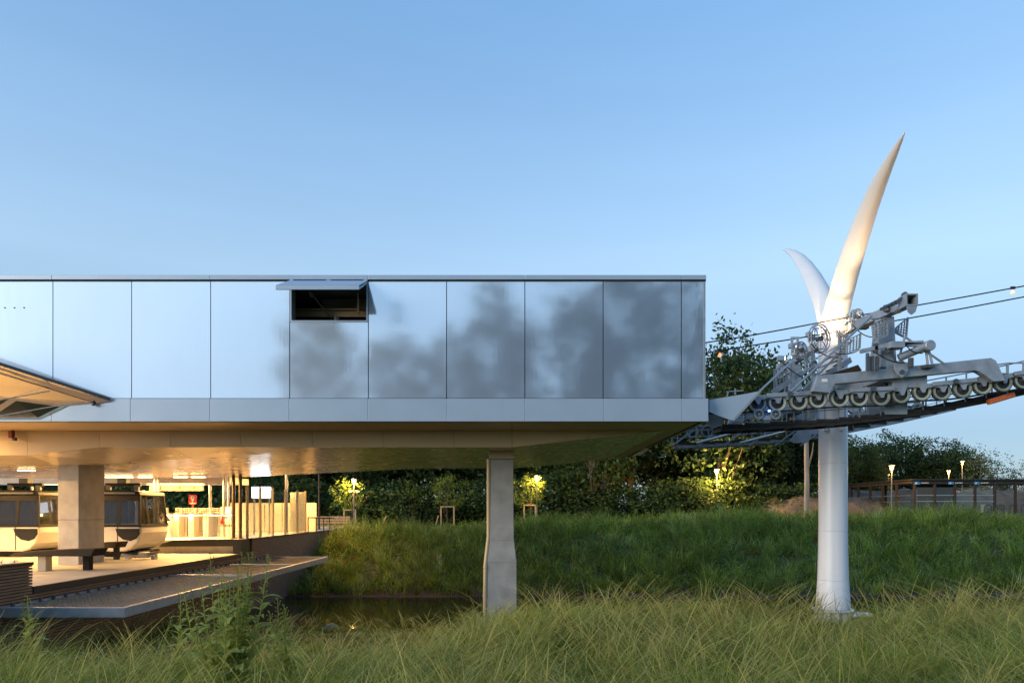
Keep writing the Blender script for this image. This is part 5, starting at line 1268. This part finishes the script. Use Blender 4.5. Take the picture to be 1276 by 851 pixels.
# ---- tall leafy weed in the foreground grass
def leaf_mesh(L, W):
    n = 6; V = []; F = []
    for i in range(n+1):
        t = i/n; w_ = W*math.sin(math.pi*min(1, t**.8*.97+.02))*(1-.25*t); y = L*t; z = .12*L*math.sin(t*2.6) - .35*L*t*t
        V += [(-w_, y, z+.25*w_), (0, y, z), (w_, y, z+.25*w_)]
    for i in range(n):
        for k in (0,1): a = i*3+k; F.append((a, a+1, a+4, a+3))
    g = np.tile(np.array([.20,.27,.12]), (len(V),1)); return mesh_np('leaf', np.array(V), np.array(F), g, M['weed'], True)
LM = [leaf_mesh(.23,.050), leaf_mesh(.17,.034), leaf_mesh(.10,.015)]
def weed(px, d, n_st, hgt, label, spread, seed):
    rd = random.Random(seed); x = PX(px, d); zb = gz(x, d); t = thing('leafy_weed', label, 'weed', (x, d, zb))
    for s in range(n_st):
        a = rd.uniform(0, 6.28); sp = rd.uniform(.25, 1)*spread; H = hgt*rd.uniform(.72, 1.0); bx = rd.uniform(-.05,.05)
        pts = [Vector((x+bx, d, zb-.05)), Vector((x+bx+math.cos(a)*sp*.35, d+math.sin(a)*sp*.2, zb+H*.35)), Vector((x+math.cos(a)*sp*.75, d+math.sin(a)*sp*.5, zb+H*.7)), Vector((x+math.cos(a)*sp*.9, d+math.sin(a)*sp*.6, zb+H))]
        m = MB().tube(pts, [.010,.008,.006,.003], 6)
        for k in range(16):      # budded top
            q = pts[2].lerp(pts[3], .25+.75*k/16); aa = k*2.4; e = q + Vector((math.cos(aa)*.035, math.sin(aa)*.035, .02)); m.tube([q, e], [.002,.0015], 4); m.lathe(e, [(.001,-.008),(.008,0),(.001,.010)], 'z', 5, cap=False)
        o = m.mesh('stem', 50, (x, d, zb)); g = np.tile(np.array([.20,.24,.09,1.0]), (len(o.vertices),1)).astype(np.float32)
        ca = o.color_attributes.new('col', 'FLOAT_COLOR', 'POINT'); ca.data.foreach_set('color', g.ravel()); o.materials.append(M['weed'])
        link_copy('stem', o, t)
        nl = 19
        for k in range(nl):
            u_ = .18 + .68*k/nl; j = min(2, int(u_*3)); q = pts[j].lerp(pts[j+1], u_*3-j); aa = k*2.4 + rd.uniform(-.5,.5)
            me = LM[0 if u_ < .45 else 1 if u_ < .72 else 2]
            link_copy('leaf', me, t, q-Vector((x,d,zb)), (rd.uniform(.2,.9), rd.uniform(-.3,.3), aa), [rd.uniform(.8,1.25)]*3)
weed(284, 7.2, 20, 1.85, 'tall leafy weed with budded tops rising from the grass before the net', .62, 4)
weed(355, 7.8, 4, 1.55, 'smaller drooping weed just right of the tall leafy weed', .40, 9)
weed(52, 8.6, 2, 1.45, 'thin weed before the low timber parapet at far left', .3, 12)
weed(222, 8.2, 2, 1.6, 'single stemmed weed standing before the catch net', .15, 15)
# a pale stone at the water's edge
rk = MB(); q = Vector((PX(409,21.6), 21.6, WATER+.02)); 
rk.prism([q+Vector(v) for v in ((-.24,0,-.1),(.20,.05,-.1),(.25,.1,.06),(.07,.06,.18),(-.13,.02,.13))], (.03,.18,.02)); s_ = rk.build('stone', M['conc'], at=tuple(q)); tag(s_, 'pale stone at the near edge of the dark water', 'stone')
